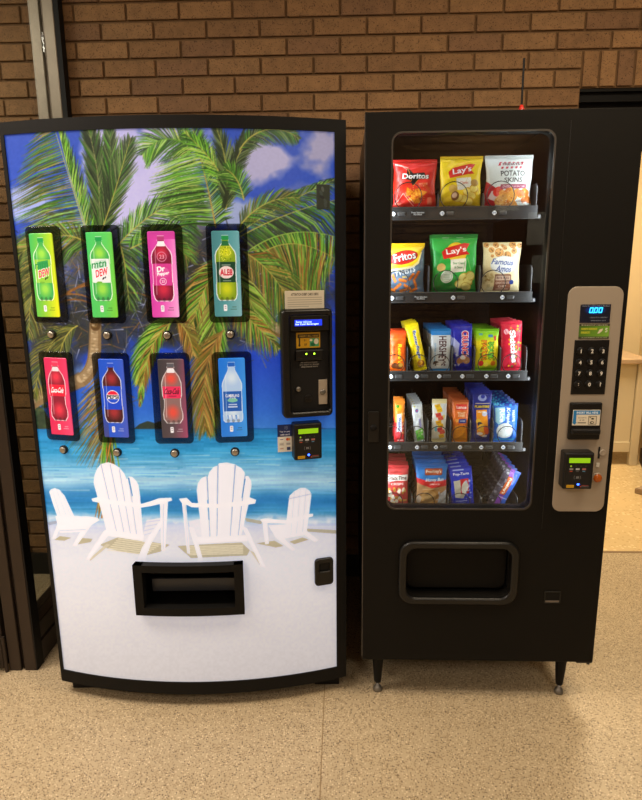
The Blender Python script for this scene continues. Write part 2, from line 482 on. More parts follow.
def plate(name, outer, holes, y0, y1, m, parent=None, bevel=0.0, M=None):
    """flat plate in the xz plane between y0 (front) and y1 (back), with holes"""
    cu = bpy.data.curves.new(name, 'CURVE'); cu.dimensions = '2D'; cu.fill_mode = 'BOTH'
    cu.extrude = (y1 - y0) / 2 - bevel; cu.bevel_depth = bevel; cu.bevel_resolution = 1
    if bevel: cu.offset = -bevel
    for lp in [outer] + holes:
        sp = cu.splines.new('POLY'); sp.points.add(len(lp) - 1); sp.use_cyclic_u = True
        for p_, q in zip(sp.points, lp): p_.co = (q[0], q[1], 0, 1)
    ob = bpy.data.objects.new(name, cu); COL.objects.link(ob)
    dg = bpy.context.evaluated_depsgraph_get()
    me = bpy.data.meshes.new_from_object(ob.evaluated_get(dg)); me.name = name
    bpy.data.objects.remove(ob); bpy.data.curves.remove(cu)
    T = Matrix(((1, 0, 0, 0), (0, 0, -1, (y0 + y1) / 2), (0, 1, 0, 0), (0, 0, 0, 1)))
    if M is not None: T = M @ T
    me.transform(T)
    me.materials.clear()
    return link(name, me, m, parent)
def grid_sheet(name, nx, ny, pos, color, m, parent=None, attr='print', keep=None, smooth=True):
    """pos(U,V)->(...,3), V runs down; color array (ny,nx,3) sRGB"""
    U, V = np.meshgrid(np.linspace(0, 1, nx), np.linspace(0, 1, ny))
    P = pos(U, V).reshape(-1, 3).astype(np.float32)
    i = np.arange(nx * ny).reshape(ny, nx)
    F = np.stack([i[1:, :-1], i[1:, 1:], i[:-1, 1:], i[:-1, :-1]], -1).reshape(-1, 4)
    if keep is not None:
        F = F[keep(U[:-1, :-1].ravel(), V[:-1, :-1].ravel(), U[1:, 1:].ravel(), V[1:, 1:].ravel())]
    me = bpy.data.meshes.new(name)
    me.vertices.add(len(P)); me.vertices.foreach_set('co', P.ravel())
    me.loops.add(F.size); me.loops.foreach_set('vertex_index', F.ravel().astype(np.int32))
    me.polygons.add(len(F)); me.polygons.foreach_set('loop_start', np.arange(0, F.size, 4, dtype=np.int32))
    me.polygons.foreach_set('use_smooth', np.full(len(F), smooth))
    me.update(); me.validate()
    ca = me.color_attributes.new(attr, 'FLOAT_COLOR', 'POINT')
    c4 = np.ones((nx * ny, 4), dtype=np.float32); c4[:, :3] = lin(color).reshape(-1, 3)
    ca.data.foreach_set('color', c4.ravel())
    return link(name, me, m, parent)
def cv_colors(cv, nx, ny, v0=0.0, v1=1.0):
    U, V = np.meshgrid(np.linspace(0, 1, nx), np.linspace(v0, v1, ny))
    return np.clip(cv.sample(U * cv.W, V * cv.H), 0, 1)
def flat_print(name, cv, x0, x1, z0, z1, y, m, parent, nx=None, M=None, res=1.0, thick=0.0015):
    """a thin printed card: printed front sheet closed by sides and a back"""
    nx = nx or max(8, int(cv.W * cv.s / 2 * res)); ny = max(8, int(nx * (z1 - z0) / (x1 - x0)))
    def pos(U, V):
        P = np.stack([x0 + (x1 - x0) * U, np.full(U.shape, y), z1 - (z1 - z0) * V], -1)
        e = np.minimum(np.minimum(U, 1 - U) * nx, np.minimum(V, 1 - V) * ny)
        P[..., 1] += np.where(e < 0.5, thick, 0)
        return P
    o = grid_sheet(name, nx, ny, pos, cv_colors(cv, nx, ny), m, parent, smooth=False)
    if M is not None: o.data.transform(M)
    return o

# ================================================================== SETTING
YW = 0.85           # face of the brick wall
def build_bricks(name, x0, x1, z0, z1, face_y, px, pz, flip=False, hole=None, sold=None, coarse=False):
    rs = random.Random(3); tn = [lin(hexc(t)) for t in ('#94704a', '#8d6945', '#9a744c', '#876445', '#916c46')]
    rowh, bw, g = 0.0676, 0.209, 0.0095
    verts, faces, cols = [], [], []
    def brick(a, b, c, d):
        if b - a < 0.02: return
        j = rs.uniform(-0.001, 0.001); dep = 0.02
        f0 = face_y + j; f1 = face_y + (dep if not flip else -dep)
        a += g / 2; b -= g / 2; c += g / 2 + rs.uniform(-.0006, .0006); d -= g / 2
        ch = 0.002; s = 1 if not flip else -1
        n = len(verts)
        for (X0, X1, Z0, Z1, Y) in ((a + ch, b - ch, c + ch, d - ch, f0), (a, b, c, d, f0 + s * ch), (a, b, c, d, f1)):
            verts.extend([(X0, Y, Z0), (X1, Y, Z0), (X1, Y, Z1), (X0, Y, Z1)])
        fs = [(n, n + 1, n + 2, n + 3)]
        for k in range(4):
            k2 = (k + 1) % 4
            fs.append((n + 4 + k, n + 4 + k2, n + k2, n + k)); fs.append((n + 8 + k, n + 8 + k2, n + 4 + k2, n + 4 + k))
        faces.extend(fs)
        t = tn[rs.randrange(len(tn))] * rs.uniform(0.95, 1.06)
        cols.extend([t] * 12)
    k0 = math.floor((z0 - pz) / rowh)
    k = k0
    while pz + k * rowh < z1:
        a = max(z0, pz + k * rowh); b = min(z1, pz + (k + 1) * rowh)
        off = px + (bw / 2 if k % 2 else 0)
        i = math.floor((x0 - off) / bw)
        while off + i * bw < x1:
            l, r_ = max(x0, off + i * bw), min(x1, off + (i + 1) * bw)
            if hole and a >= hole[2] - 0.03 and b <= hole[3] + 0.03:
                if l < hole[0]: brick(l, min(r_, hole[0]), a, b)
                if r_ > hole[1]: brick(max(l, hole[1]), r_, a, b)
            else: brick(l, r_, a, b)
            i += 1
        k += 1
    if sold:
        x = sold[0]
        while x < sold[1] - 0.01:
            brick(x, x + 0.0672, sold[2], sold[3]); x += 0.0672
    me = bpy.data.meshes.new(name); me.from_pydata(verts, [], faces)
    ca = me.color_attributes.new('tone', 'FLOAT_COLOR', 'POINT')
    c4 = np.ones((len(verts), 4), dtype=np.float32); c4[:, :3] = np.array(cols)
    ca.data.foreach_set('color', c4.ravel())
    bm = bmesh.new(); bm.from_mesh(me); bmesh.ops.recalc_face_normals(bm, faces=bm.faces[:])
    return bm, me

# row joints at z = 2.0227 and every 0.0676; vertical joint at x = 0.034 for the row under it
ROW = 0.0676
PZ = 2.0227 - 30 * ROW
OPX = 0.870                                    # left jamb of the opening
OPT = 2.0227 + ROW                             # top of the steel lintel band
mb = bmesh.new()
add_box(mb, -4.2, OPX, YW + 0.009, YW + 0.26, 0, 2.9)
add_box(mb, OPX, 3.6, YW + 0.009, YW + 0.26, OPT, 2.9)
wall = obj('wall_back', mb, MT['mortar']); tag(wall, kind='structure')
bm_, me_ = build_bricks('brick_facing', -4.2, 3.2, 0.0, 2.9, YW, 0.034, PZ, hole=(OPX, 9, -1, OPT + 2 * ROW), sold=(OPX, 3.2, OPT + 0.0, OPT + 2 * ROW))
bm_.to_mesh(me_); bm_.free()
wf = link('brick_facing', me_, MT['brick'], wall)
# steel lintel over the opening
bm = bmesh.new()
add_box(bm, OPX, 3.2, YW + 0.012, YW + 0.05, OPT - 0.012, OPT - 0.002)
add_box(bm, OPX, 3.2, YW + 0.03, YW + 0.08, OPT - 0.045, OPT - 0.012)
add_box(bm, OPX, 3.2, YW + 0.02, YW + 0.03, OPT - 0.048, OPT - 0.042)
add_box(bm, OPX, 3.2, YW + 0.05, YW + 0.12, OPT - 0.17, OPT - 0.045)
add_box(bm, OPX, 3.2, YW + 0.12, YW + 0.24, OPT - 0.20, OPT - 0.02)
tag(obj('trim_1', bm, MT['frame']), kind='structure')
# baseboard
tag(box('baseboard_back', -4.2, OPX, YW - 0.012, YW + 0.004, 0, 0.105, MT['basebd'], bevel=0.002), kind='structure')
# floor
fl = box('floor', -4.2, 3.6, -4.5, 1.11, -0.08, 0, MT['terrazzo']); tag(fl, kind='structure')
box('joint_line', -0.1285, -0.1255, -4.5, YW - 0.02, -0.02, 0.0002, MT['joint'], fl)
box('joint_line', -0.1285 + 1.83, -0.1255 + 1.83, -4.5, YW + 0.2, -0.02, 0.0002, MT['joint'], fl)
box('joint_line', -0.1285 - 1.83, -0.1255 - 1.83, -4.5, YW - 0.02, -0.02, 0.0002, MT['joint'], fl)
fl2 = box('floor_side_room', 0.6, 3.6, 1.11, 4.2, -0.08, 0, MT['vinyl']); fl2.name = 'floor_side'; tag(fl2, kind='structure')
box('threshold', OPX, 3.2, 1.10, 1.118, -0.02, 0.0015, MT['joint'], fl2)
# ceiling
tag(box('ceiling', -4.2, 3.6, -4.5, 4.2, 2.9, 2.98, MT['ceil']), kind='structure')
# side room: far wall, right wall with baseboard
tag(box('wall_far', 0.6, 3.6, 3.3, 3.4, 0, 2.9, MT['cream']), kind='structure')
dirv = Vector((0.13, 0.38, 0)).normalized(); nrm = Vector((dirv.y, -dirv.x, 0))
def slanted(name, p0, l0, l1, d0, d1, z0, z1, m, bevel=0.0):
    Mx = Matrix(((dirv.x, nrm.x, 0, p0[0]), (dirv.y, nrm.y, 0, p0[1]), (0, 0, 1, 0), (0, 0, 0, 1)))
    return box(name, l0, l1, d0, d1, z0, z1, m, None, bevel, M=Mx)
tag(slanted('wall_right', (2.005, 2.27), -1.25, 1.3, 0, 0.08, 0, 2.9, MT['cream']), kind='structure')
tag(slanted('baseboard_right', (2.005, 2.27), -1.25, 0.32, -0.014, 0, 0, 0.10, MT['basebr'], 0.002), kind='structure')
# walls behind the camera and to the left
mb = bmesh.new(); add_box(mb, -4.2, 3.6, -4.5, -4.4, 0, 2.9)
wfr = obj('wall_front', mb, MT['mortar']); tag(wfr, kind='structure')
bm_, me_ = build_bricks('brick_facing', -2.6, 2.6, 0.6, 2.9, -4.39, 0.0, 0.01, flip=True)
bm_.to_mesh(me_); bm_.free(); link('brick_facing', me_, MT['brick'], wfr)
tag(box('wall_left', -4.3, -4.2, -4.5, 1.1, 0, 2.9, MT['cream']), kind='structure')

# ------------------------------------------------------------------ glazed partition at left
PX0, PX1 = -1.268, -1.172
win = empty('window_1', ((PX0 + PX1) / 2, 0.5, 0)); tag(win, kind='structure')
def W_(name, bm, m, smooth=False):
    for v in bm.verts: v.co -= Vector(win.location)
    return obj(name, bm, m, win, smooth)
def storefront_post(y0, y1, m):
    bm = bmesh.new()
    mid = (PX0 + PX1) / 2
    add_box(bm, PX0, mid - 0.006, y0, y1, 0, 2.9, 0.002, 1)
    add_box(bm, mid + 0.006, PX1, y0 + 0.002, y1, 0, 2.9, 0.002, 1)
    add_box(bm, mid - 0.0065, mid + 0.0065, y0 + 0.016, y1 - 0.005, 0, 2.9)
    return bm
W_('post', storefront_post(0.128, 0.175, None), MT['bronze'])
bm = bmesh.new(); add_box(bm, PX1, PX1 + 0.004, 0.132, 0.180, 0, 2.9); W_('black_strip', bm, MT['matte'])  # shade on the post's right side face, put in as a black strip
W_('post', storefront_post(0.795, 0.842, None), MT['alu'])
bm = bmesh.new(); add_box(bm, PX1, PX1 + 0.020, 0.800, 0.842, 0, 2.9); W_('black_strip', bm, MT['matte'])  # matte black strip along the rear post's right edge
bm = bmesh.new()
add_box(bm, PX0, PX1, 0.176, 0.794, 0, 0.085, 0.003, 1)
add_box(bm, PX0 + 0.008, PX1 - 0.006, 0.176, 0.794, 0.085, 0.155, 0.003, 1)
W_('sill_rail', bm, MT['bronze'])
bm = bmesh.new(); add_box(bm, -1.223, -1.217, 0.176, 0.794, 0.155, 2.85); W_('glass_pane', bm, MT['pglass'])
bm = bmesh.new(); add_box(bm, PX0, PX1, 0.176, 0.794, 2.82, 2.9); W_('head_rail', bm, MT['bronze'])
# door leaf standing open beside the post
dr = empty('door_1', (-1.30, 0.14, 0)); tag(dr, kind='structure')
def D_(name, bm, m, smooth=False):
    for v in bm.verts: v.co -= Vector(dr.location)
    return obj(name, bm, m, dr, smooth)
bm = bmesh.new(); add_box(bm, -1.345, -1.282, 0.125, 0.168, 0.012, 2.15, 0.003, 1); add_box(bm, -2.24, -2.17, 0.125, 0.168, 0.012, 2.15, 0.003, 1)
D_('stile', bm, MT['bronze'])
bm = bmesh.new(); add_box(bm, -2.17, -1.345, 0.128, 0.165, 0.012, 0.20, 0.003, 1); add_box(bm, -2.17, -1.345, 0.128, 0.165, 2.05, 2.15, 0.003, 1)
D_('rail', bm, MT['bronze'])
bm = bmesh.new(); add_box(bm, -2.17, -1.345, 0.144, 0.150, 0.20, 2.05); D_('glass_pane', bm, MT['pglass'])
bm = bmesh.new(); add_box(bm, -1.310, -1.284, 0.120, 0.127, 0.02, 0.135, 0.002, 1)
for z in (0.04, 0.075, 0.11): add_lathe(bm, [(0.004, 0), (0.004, 0.002)], (-1.297, 0.120, z), 'y', 10)
add_tube(bm, [(-1.276, 0.122, 0.0), (-1.276, 0.122, 0.14)], 0.0065, 10)
D_('hinge', bm, MT['bronze'])
bm = bmesh.new(); add_box(bm, -1.345, -1.318, 0.085, 0.124, 0.005, 0.10, 0.004, 2); D_('door_stop', bm, MT['dull'])

# ------------------------------------------------------------------ side room furniture
dk = empty('desk', (1.85, 2.65, 0))
def K_(name, bm, m):
    for v in bm.verts: v.co -= Vector(dk.location)
    return obj(name, bm, m, dk)
bm = bmesh.new(); add_box(bm, 1.25, 2.045, 2.44, 2.98, 0.735, 0.77, 0.006, 2); K_('desk_top', bm, MT['wood'])
bm = bmesh.new(); add_box(bm, 1.975, 2.03, 2.47, 2.52, 0, 0.735, 0.003, 1); K_('leg', bm, MT['laminate'])
bm = bmesh.new(); add_box(bm, 1.30, 1.355, 2.47, 2.52, 0, 0.735, 0.003, 1); K_('leg', bm, MT['laminate'])
bm = bmesh.new(); add_box(bm, 1.36, 1.97, 2.49, 2.51, 0.12, 0.73); add_box(bm, 1.36, 1.97, 2.478, 2.49, 0.10, 0.17); K_('front_panel', bm, MT['laminate'])
bm = bmesh.new(); add_box(bm, 1.30, 2.0, 2.90, 2.96, 0, 0.735); K_('rear_panel', bm, MT['laminate'])
tag(dk, 'cream desk with a light wooden top in the room seen at right', 'desk')
bm = bmesh.new()
A = [(1.765, 1.925), (1.83, 1.86), (2.0, 1.97), (1.93, 2.04)]
vb = [bm.verts.new((x, y, 0)) for x, y in A]; vt = [bm.verts.new((x, y, 0.035)) for x, y in A]
bm.faces.new(vb[::-1]); bm.faces.new(vt)
for k in range(4): bm.faces.new((vb[k], vb[(k + 1) % 4], vt[(k + 1) % 4], vt[k]))
bmesh.ops.bevel(bm, geom=bm.edges[:], offset=0.004, segments=2, affect='EDGES')
tag(obj('wood_block', bm, MT['wood']), 'short light wood block lying on the tan floor by the brown baseboard', 'block')

# guessed notice board added behind the camera, gives the glass front something to mirror
nb = empty('reflection_board', (1.66, -4.36, 1.12))
box('board', -0.33, 0.40, -0.02, 0.02, 0.0, 1.30, MT['board'], nb, 0.004)
for (x, z, w_, h_) in ((-0.16, 0.78, 0.22, 0.28), (0.16, 0.46, 0.24, 0.30), (0.20, 0.10, 0.2, 0.26), (-0.14, 0.12, 0.24, 0.3)):
    box('paper_notice', x - w_ / 2, x + w_ / 2, 0.02, 0.023, z, z + h_, MT['paper'], nb)
tag(nb, 'added brown notice board with white papers, out of view, for the glass to mirror', 'notice board')

# ================================================================== BEVERAGE MACHINE
BL, BS = 0.9666, 0.08
BR = (BL * BL / 4 + BS * BS) / (2 * BS)
BCX, BCY = BL / 2, BR - BS
bev = empty('beverage_vending_machine', (-1.020, 0.0182, 0), R(2.4866))
tag(bev, 'tall drinks vending machine with a bowed tropical beach front and eight bottle pictures', 'vending machine')
def bow(x, out=0.0):
    th = np.arcsin((np.asarray(x, dtype=float) - BCX) / BR)
    return BCX + (BR + out) * np.sin(th), BCY - (BR + out) * np.cos(th)
def bowM(x, z, out=0.0):
    """frame tangent to the bowed front at x: local x along, -y outwards, z up"""
    px, py = bow(x, out); th = math.asin((x - BCX) / BR)
    Mx = Matrix.Rotation(th, 4, 'Z'); Mx.translation = Vector((float(px), float(py), z)); return Mx
def bow_bar(name, x0, x1, z0, z1, o0, o1, m, parent, n=32, y_back=None, bm=None):
    own = bm is None
    bm = bm or bmesh.new()
    rings = []
    for i in range(n + 1):
        x = x0 + (x1 - x0) * i / n
        fx, fy = bow(x, o1); gx, gy = bow(x, o0)
        if y_back is not None: gx, gy = x, y_back
        rings.append([bm.verts.new((float(a), float(b), c)) for a, b, c in ((fx, fy, z0), (fx, fy, z1), (gx, gy, z1), (gx, gy, z0))])
    for A, B in zip(rings[:-1], rings[1:]):
        for k in range(4): bm.faces.new((A[k], A[(k + 1) % 4], B[(k + 1) % 4], B[k]))
    bm.faces.new(rings[0][::-1]); bm.faces.new(rings[-1])
    if own: return obj(name, bm, m, parent)

# cabinet behind the door
bm = bmesh.new(); add_box(bm, 0.008, BL - 0.004, 0.066, 0.76, 0.045, 1.79, 0.004, 1)
obj('cabinet', bm, MT['side'], bev)
# door frame bars (top, bottom, sides) and the flat returns behind them
bm = bmesh.new()
bow_bar('', 0, BL, 1.789, 1.822, 0, 0.006, None, None, y_back=0.06, bm=bm)
bow_bar('', 0, BL, 0.050, 0.094, 0, 0.006, None, None, y_back=0.06, bm=bm)
bow_bar('', 0, 0.012, 0.05, 1.82, 0, 0.006, None, None, 2, y_back=0.06, bm=bm)
bow_bar('', 0.934, BL, 0.05, 1.82, 0, 0.006, None, None, 4, y_back=0.06, bm=bm)
obj('door_frame', bm, MT['frame'], bev)
box('foot', 0.022, 0.10, 0.02, 0.10, 0, 0.048, MT['matte'], bev, 0.002)
box('foot', 0.86, 0.945, 0.02, 0.10, 0, 0.048, MT['matte'], bev, 0.002)
box('foot', 0.03, 0.10, 0.62, 0.72, 0, 0.045, MT['matte'], bev, 0.002)
box('foot', 0.86, 0.93, 0.62, 0.72, 0, 0.045, MT['matte'], bev, 0.002)
box('kick_plate', 0.10, 0.86, 0.10, 0.115, 0.004, 0.048, MT['matte'], bev)

# ---- the beach print ------------------------------------------------------
art = Cv(350, 700, 2.0, '#3a4a8c')
def mul(pts, ox, oy, s): return [(ox + x / s, oy + y / s) for x, y in pts]
def paint_art(c):
    # sky
    c.vgrad(-5, 0, 350, 432, [(120, '#2e4aa6'), (200, '#2c4cb0'), (300, '#2340b4'), (360, '#2148c0'), (410, '#2a66cc'), (431, '#3a7fd4')])
    n1 = vnoise(c.w, c.h, 46, 1) + 0.5 * vnoise(c.w, c.h, 20, 2) + 0.3 * vnoise(c.w, c.h, 9, 3)
    def cloud(cx, cy, rx, ry, col, al, th=0.0):
        yy, xx = np.mgrid[0:c.h, 0:c.w]
        q = np.hypot((xx / c.s - cx) / rx, (yy / c.s - cy) / ry)
        m = np.clip((1.15 - q) * 2.2 + n1 * 0.75 - th, 0, 1) * al
        c.a = c.a * (1 - m[..., None]) + hexc(col) * m[..., None]
    cloud(145, 190, 62, 85, '#b9b5df', 0.95)
    cloud(120, 150, 40, 40, '#a8a6d6', 0.8)
    cloud(70, 245, 40, 40, '#aeb4e0', 0.85)
    cloud(30, 200, 34, 26, '#a9b4e2', 0.8, 0.2)
    cloud(55, 280, 30, 18, '#b8c0e8', 0.7)
    cloud(262, 158, 26, 24, '#a5a3c4', 0.95)
    cloud(322, 142, 26, 26, '#9896b4', 0.95)
    cloud(300, 195, 24, 12, '#6672a8', 0.5)
    cloud(240, 215, 30, 16, '#a7b2cc', 0.8)
    cloud(95, 375, 30, 10, '#7fa8e0', 0.6)
    cloud(300, 330, 40, 20, '#1c3cb8', 0.7)
    # dark canopy masses
    for cx, cy, rx, ry, al in ((35, 285, 36, 60, .85), (95, 275, 60, 50, .75), (160, 280, 60, 46, .9), (210, 255, 60, 30, .8), (280, 262, 62, 44, .82), (120, 325, 80, 30, .8),
                               (200, 320, 60, 40, .8), (50, 350, 34, 40, .8), (290, 300, 50, 20, .7),):
        cloud(cx, cy, rx, ry, '#30312a', al, 0.2)
    for k in range(1500):
        x = rng.uniform(5, 330); y = rng.gauss(288, 36)
        if y > 400 or y < 225: continue
        a = rng.uniform(0, 6.28); l = rng.uniform(6, 22)
        c.line(x, y, x + math.cos(a) * l, y + math.sin(a) * l, rng.uniform(.5, 1.2), 0.3,
               rng.choice(['#2a2b22', '#454632', '#5d5a34', '#34402a', '#6d6c6a', '#2d3c86', '#7c5b34', '#1f2733', '#97a0c4']), 0.8)
    # sea, surf, sand
    c.vgrad(-5, 428, 350, 700, [(428, '#1a74b6'), (436, '#1c86c4'), (452, '#329ad0'), (470, '#78bae0'), (480, '#a4d2ea'), (488, '#7ebade'), (494, '#4a9ed0'), (500, '#2584c4'),
                               (512, '#3b93c8'), (518, '#8ebfe0'), (526, '#c6d2ec'), (536, '#d4dae8'), (560, '#dde2ec'), (600, '#dcdfe6'), (690, '#c9cbd0')])
    yy, xx = np.mgrid[0:c.h, 0:c.w]; Y = yy / c.s; X = xx / c.s
    st = vnoise(c.w, c.h, 9, 7)
    st2 = np.repeat(vnoise(max(2, c.w // 12 + 1), c.h, 3.2, 8), 12, axis=1)[:, :c.w]
    wv = vnoise(c.w, c.h, 60, 9)
    band = np.exp(-((Y - 500 - 9 * wv - (X - 170) * 0.015) / 9) ** 2)
    f = np.clip(st2 * 0.5 + 0.5, 0, 1)
    m = (np.clip((Y - 430) / 6, 0, 1) * np.clip((532 - Y) / 16, 0, 1))[..., None]
    c.a += m * ((st2 * 0.07)[..., None])
    m2 = (band * (0.35 + 0.65 * f))[..., None] * 0.75
    c.a = c.a * (1 - m2) + hexc('#1a6fb6') * m2
    foam = (np.clip(1 - np.abs(Y - 521 - 6 * wv - 3 * st) / 5, 0, 1) * (0.5 + 0.5 * st))[..., None]
    foam = np.clip(foam, 0, 1) * 0.9
    c.a = c.a * (1 - foam) + hexc('#dfe6f4') * foam
    for k in range(70):
        x = rng.uniform(30, 340); y = rng.uniform(446, 492); l = rng.uniform(12, 46)
        c.line(x, y, x + l, y + rng.uniform(-1, 1), .5, 1.2, rng.choice(['#9bd2e6', '#c4e4f0', '#3f9cc8', '#2d8fc0']), 0.45)
    c.line(-5, 428.6, 350, 428.6, 1.2, 1.2, '#1b62ac', 0.8)
    # headland and dark shrubs on the horizon
    c.poly([(134, 429), (140, 424), (148, 421), (155, 423), (166, 419), (178, 421), (186, 429)], '#2c3b34')
    c.poly([(28, 429), (30, 400), (38, 404), (46, 412), (52, 424), (56, 429)], '#2e4030')
    c.poly([(296, 429), (304, 425), (318, 426), (326, 429)], '#35507a', 0.7)
    for k in range(60):
        x = rng.uniform(26, 52); y = rng.uniform(398, 427); c.ell(x, y, 2.2, 1.6, rng.choice(['#26382a', '#3c5236', '#4a5a3a']), 0.8)
    # trunks
    def trunk(P, w0, w1, ca='#b6a07c', cb='#8c7452'):
        pts = bez(P, 26)
        c.path(pts, w0, w1, cb)
        c.path([(x - 0.8, y - 1.5) for x, y in pts], w0 * .6, w1 * .6, ca)
        for (x, y), (x2, y2) in zip(pts[:-1], pts[1:]):
            dx, dy = x2 - x, y2 - y; L_ = math.hypot(dx, dy) + 1e-6; nx_, ny_ = -dy / L_, dx / L_
            for q in (0.2, 0.7):
                ax, ay = x + dx * q, y + dy * q
                c.line(ax + nx_ * w0 * .45, ay + ny_ * w0 * .45, ax - nx_ * w0 * .45, ay - ny_ * w0 * .45, .9, .9, '#6d5638', 0.5)
            c.ell(x + rng.uniform(-3, 3), y + rng.uniform(-3, 3), 1.6, 1.0, rng.choice(['#d2c2a0', '#7d6a48', '#c8b48e']), 0.6)
    trunk([(28, 404), (50, 388), (74, 386), (84, 378)], 17, 13)
    trunk([(82, 380), (98, 370), (95, 345), (96, 322)], 14, 11)
    trunk([(96, 326), (98, 310), (96, 295), (92, 280)], 10, 8, '#8c6a3a', '#5a4226')
    trunk([(238, 316), (256, 322), (276, 326), (292, 338)], 9, 15, '#c8b48e', '#8a6e48')
    trunk([(268, 296), (262, 305), (256, 312), (250, 322)], 8, 6, '#8a6a42', '#5f4930')
    for k in range(9):
        x0 = 60 + rng.uniform(-20, 60); y0 = rng.uniform(268, 318)
        c.path(bez([(x0, y0), (x0 + 14, y0 - 12), (x0 + 30, y0 - 12), (x0 + 44, y0 - 4)], 8), 2.2, 1.2, rng.choice(['#7d5228', '#8f6030', '#6a4a2a']), 0.85)
    # fronds
    G1 = ['#35661e', '#4c8a2a', '#264c1a', '#6aa63a', '#1c3016', '#86b44e', '#3f5a28', '#20301c', '#35452a']
    G2 = ['#5f9e2a', '#7fb83a', '#457a22', '#98c452', '#264f1a', '#a8b458', '#22381a']
    DK = ['#2c3a24', '#3a4a2c', '#22301c', '#55683a', '#1b241a', '#6a7a4a']
    OL = ['#6a6a2c', '#84803a', '#4a4a22', '#3a3a20', '#9a8a4a', '#58681f']
    BRN = ['#8a5a26', '#a06a30', '#6a4420', '#b88a48', '#7a6a2a', '#c0a050']
    def frond(P, L_, n, ang, cols, wd=1.5, droop=0.0, side=(1, -1), mid='#a8a04a', tipang=None, al=0.95):
        pts = bez(P, 60); n = int(n * 1.9); wd *= 0.66
        for k in range(n):
            t = (k + rng.uniform(-.3, .3)) / n * 0.97 + 0.02
            t = min(max(t, 0.0), 0.99); i = int(t * 60)
            x, y = pts[i]; x2, y2 = pts[min(i + 1, 60)]
            th = math.atan2(y2 - y, x2 - x)
            pr = (math.sin(math.pi * min(1, t * 0.85 + 0.16))) ** 0.6
            for s_ in side:
                a = ang + ((tipang if tipang is not None else ang * 0.5) - ang) * t
                d = th + s_ * R(a + rng.uniform(-5, 5))
                l = L_ * pr * rng.uniform(.82, 1.1)
                mx_, my_ = x + math.cos(d) * l * .55, y + math.sin(d) * l * .55 + droop * l * .08
                ex, ey = x + math.cos(d) * l, y + math.sin(d) * l + droop * l * .42
                col = rng.choice(cols)
                c.line(x, y, mx_, my_, wd * .75, wd, col, al); c.line(mx_, my_, ex, ey, wd, .2, col, al)
        c.path(pts, 1.3, .4, mid, .75)
    frond([(96, 240), (104, 205), (100, 165), (84, 112)], 34, 70, 24, DK + G1[:1], 2.4, 0.0, mid='#8f8a5a', tipang=20)
    frond([(98, 240), (112, 205), (114, 165), (108, 116)], 30, 60, 22, DK + G1[:3], 2.2, 0.0, mid='#5f6a40', tipang=16)
    frond([(92, 240), (82, 200), (70, 160), (54, 114)], 24, 50, 30, DK + G2[:2], 1.5, 0.2, side=(1,), mid='#8f8f6a')
    frond([(100, 236), (112, 205), (122, 170), (131, 138)], 34, 60, 28, DK + G1[:3], 1.4, 0, tipang=14)
    frond([(90, 242), (78, 205), (66, 165), (50, 112)], 62, 84, 72, G1 + OL, 1.6, 0.35, side=(-1,), tipang=98, mid='#b0b060')
    frond([(90, 236), (78, 200), (66, 165), (58, 124)], 22, 50, 30, G2, 1.3, 0.3, side=(1,), mid='#9ab04a')
    frond([(92, 246), (66, 226), (36, 236), (14, 262)], 38, 46, 55, G1 + OL, 1.4, 1.2)
    frond([(60, 240), (40, 250), (26, 275), (20, 310)], 30, 40, 50, OL + DK, 1.3, 0.9)
    frond([(58, 250), (36, 262), (28, 300), (30, 340)], 30, 40, 50, OL + DK, 1.4, 0.9)
    frond([(70, 330), (52, 335), (40, 360), (34, 400)], 28, 38, 48, OL + DK, 1.4, 0.7)
    frond([(78, 326), (66, 330), (58, 350), (56, 385)], 24, 34, 40, OL + DK, 1.2, 0.8)
    frond([(118, 246), (140, 220), (170, 200), (204, 190)], 36, 50, 45, G2 + G1, 1.5, 0.6)
    frond([(128, 250), (150, 240), (176, 226), (196, 224)], 30, 40, 55, G1, 1.4, 0.8)
    frond([(120, 244), (126, 260), (128, 285), (130, 310)], 26, 34, 50, G1 + DK, 1.3, 0.6)
    frond([(140, 240), (160, 232), (176, 240), (190, 262)], 30, 36, 50, OL + G1, 1.3, 0.8)
    # centre top, the big hanging frond
    frond([(216, 228), (210, 195), (203, 165), (190, 118)], 54, 95, 74, G1 + G2, 1.6, 0.2, side=(-1,), tipang=94, mid='#a88a3a')
    frond([(216, 228), (210, 195), (203, 165), (190, 118)], 32, 80, 60, G1 + G2, 1.5, 0.6, side=(1,), mid='#a88a3a')
    frond([(196, 150), (176, 136), (158, 134), (142, 156)], 30, 40, 60, G2 + G1, 1.3, 0.4, mid='#5a8a2a')
    frond([(230, 196), (222, 170), (204, 150), (184, 132)], 26, 36, 40, G2, 1.3, 0.5)
    frond([(226, 206), (230, 176), (236, 140), (268, 128)], 22, 50, 40, DK, 1.6, 0.2)
    frond([(240, 150), (252, 128), (280, 122), (300, 140)], 20, 44, 50, DK + G1[:3], 1.3, 0.7)
    frond([(226, 210), (230, 180), (226, 150), (214, 122)], 24, 44, 30, DK, 1.6, 0)
    c.path(bez([(224, 206), (232, 180), (234, 150), (246, 126)], 20), 5, 2, '#26301e', .8)
    frond([(244, 200), (240, 180), (232, 172), (226, 170)], 22, 30, 50, G1, 1.3, 0.5)
    # right-hand fronds
    frond([(236, 236), (262, 215), (300, 196), (338, 178)], 30, 56, 45, G1 + DK, 1.4, 0.9)
    frond([(240, 226), (256, 205), (276, 196), (300, 198)], 24, 40, 45, G1 + OL, 1.3, 0.5)
    frond([(238, 238), (266, 222), (300, 208), (336, 200)], 48, 62, 60, DK + G1, 1.5, 1.1, side=(1,))
    frond([(250, 250), (276, 232), (306, 226), (344, 240)], 66, 78, 70, G2 + G1 + BRN[:1], 1.7, 1.3, side=(1,), tipang=80, mid='#8fb04a')
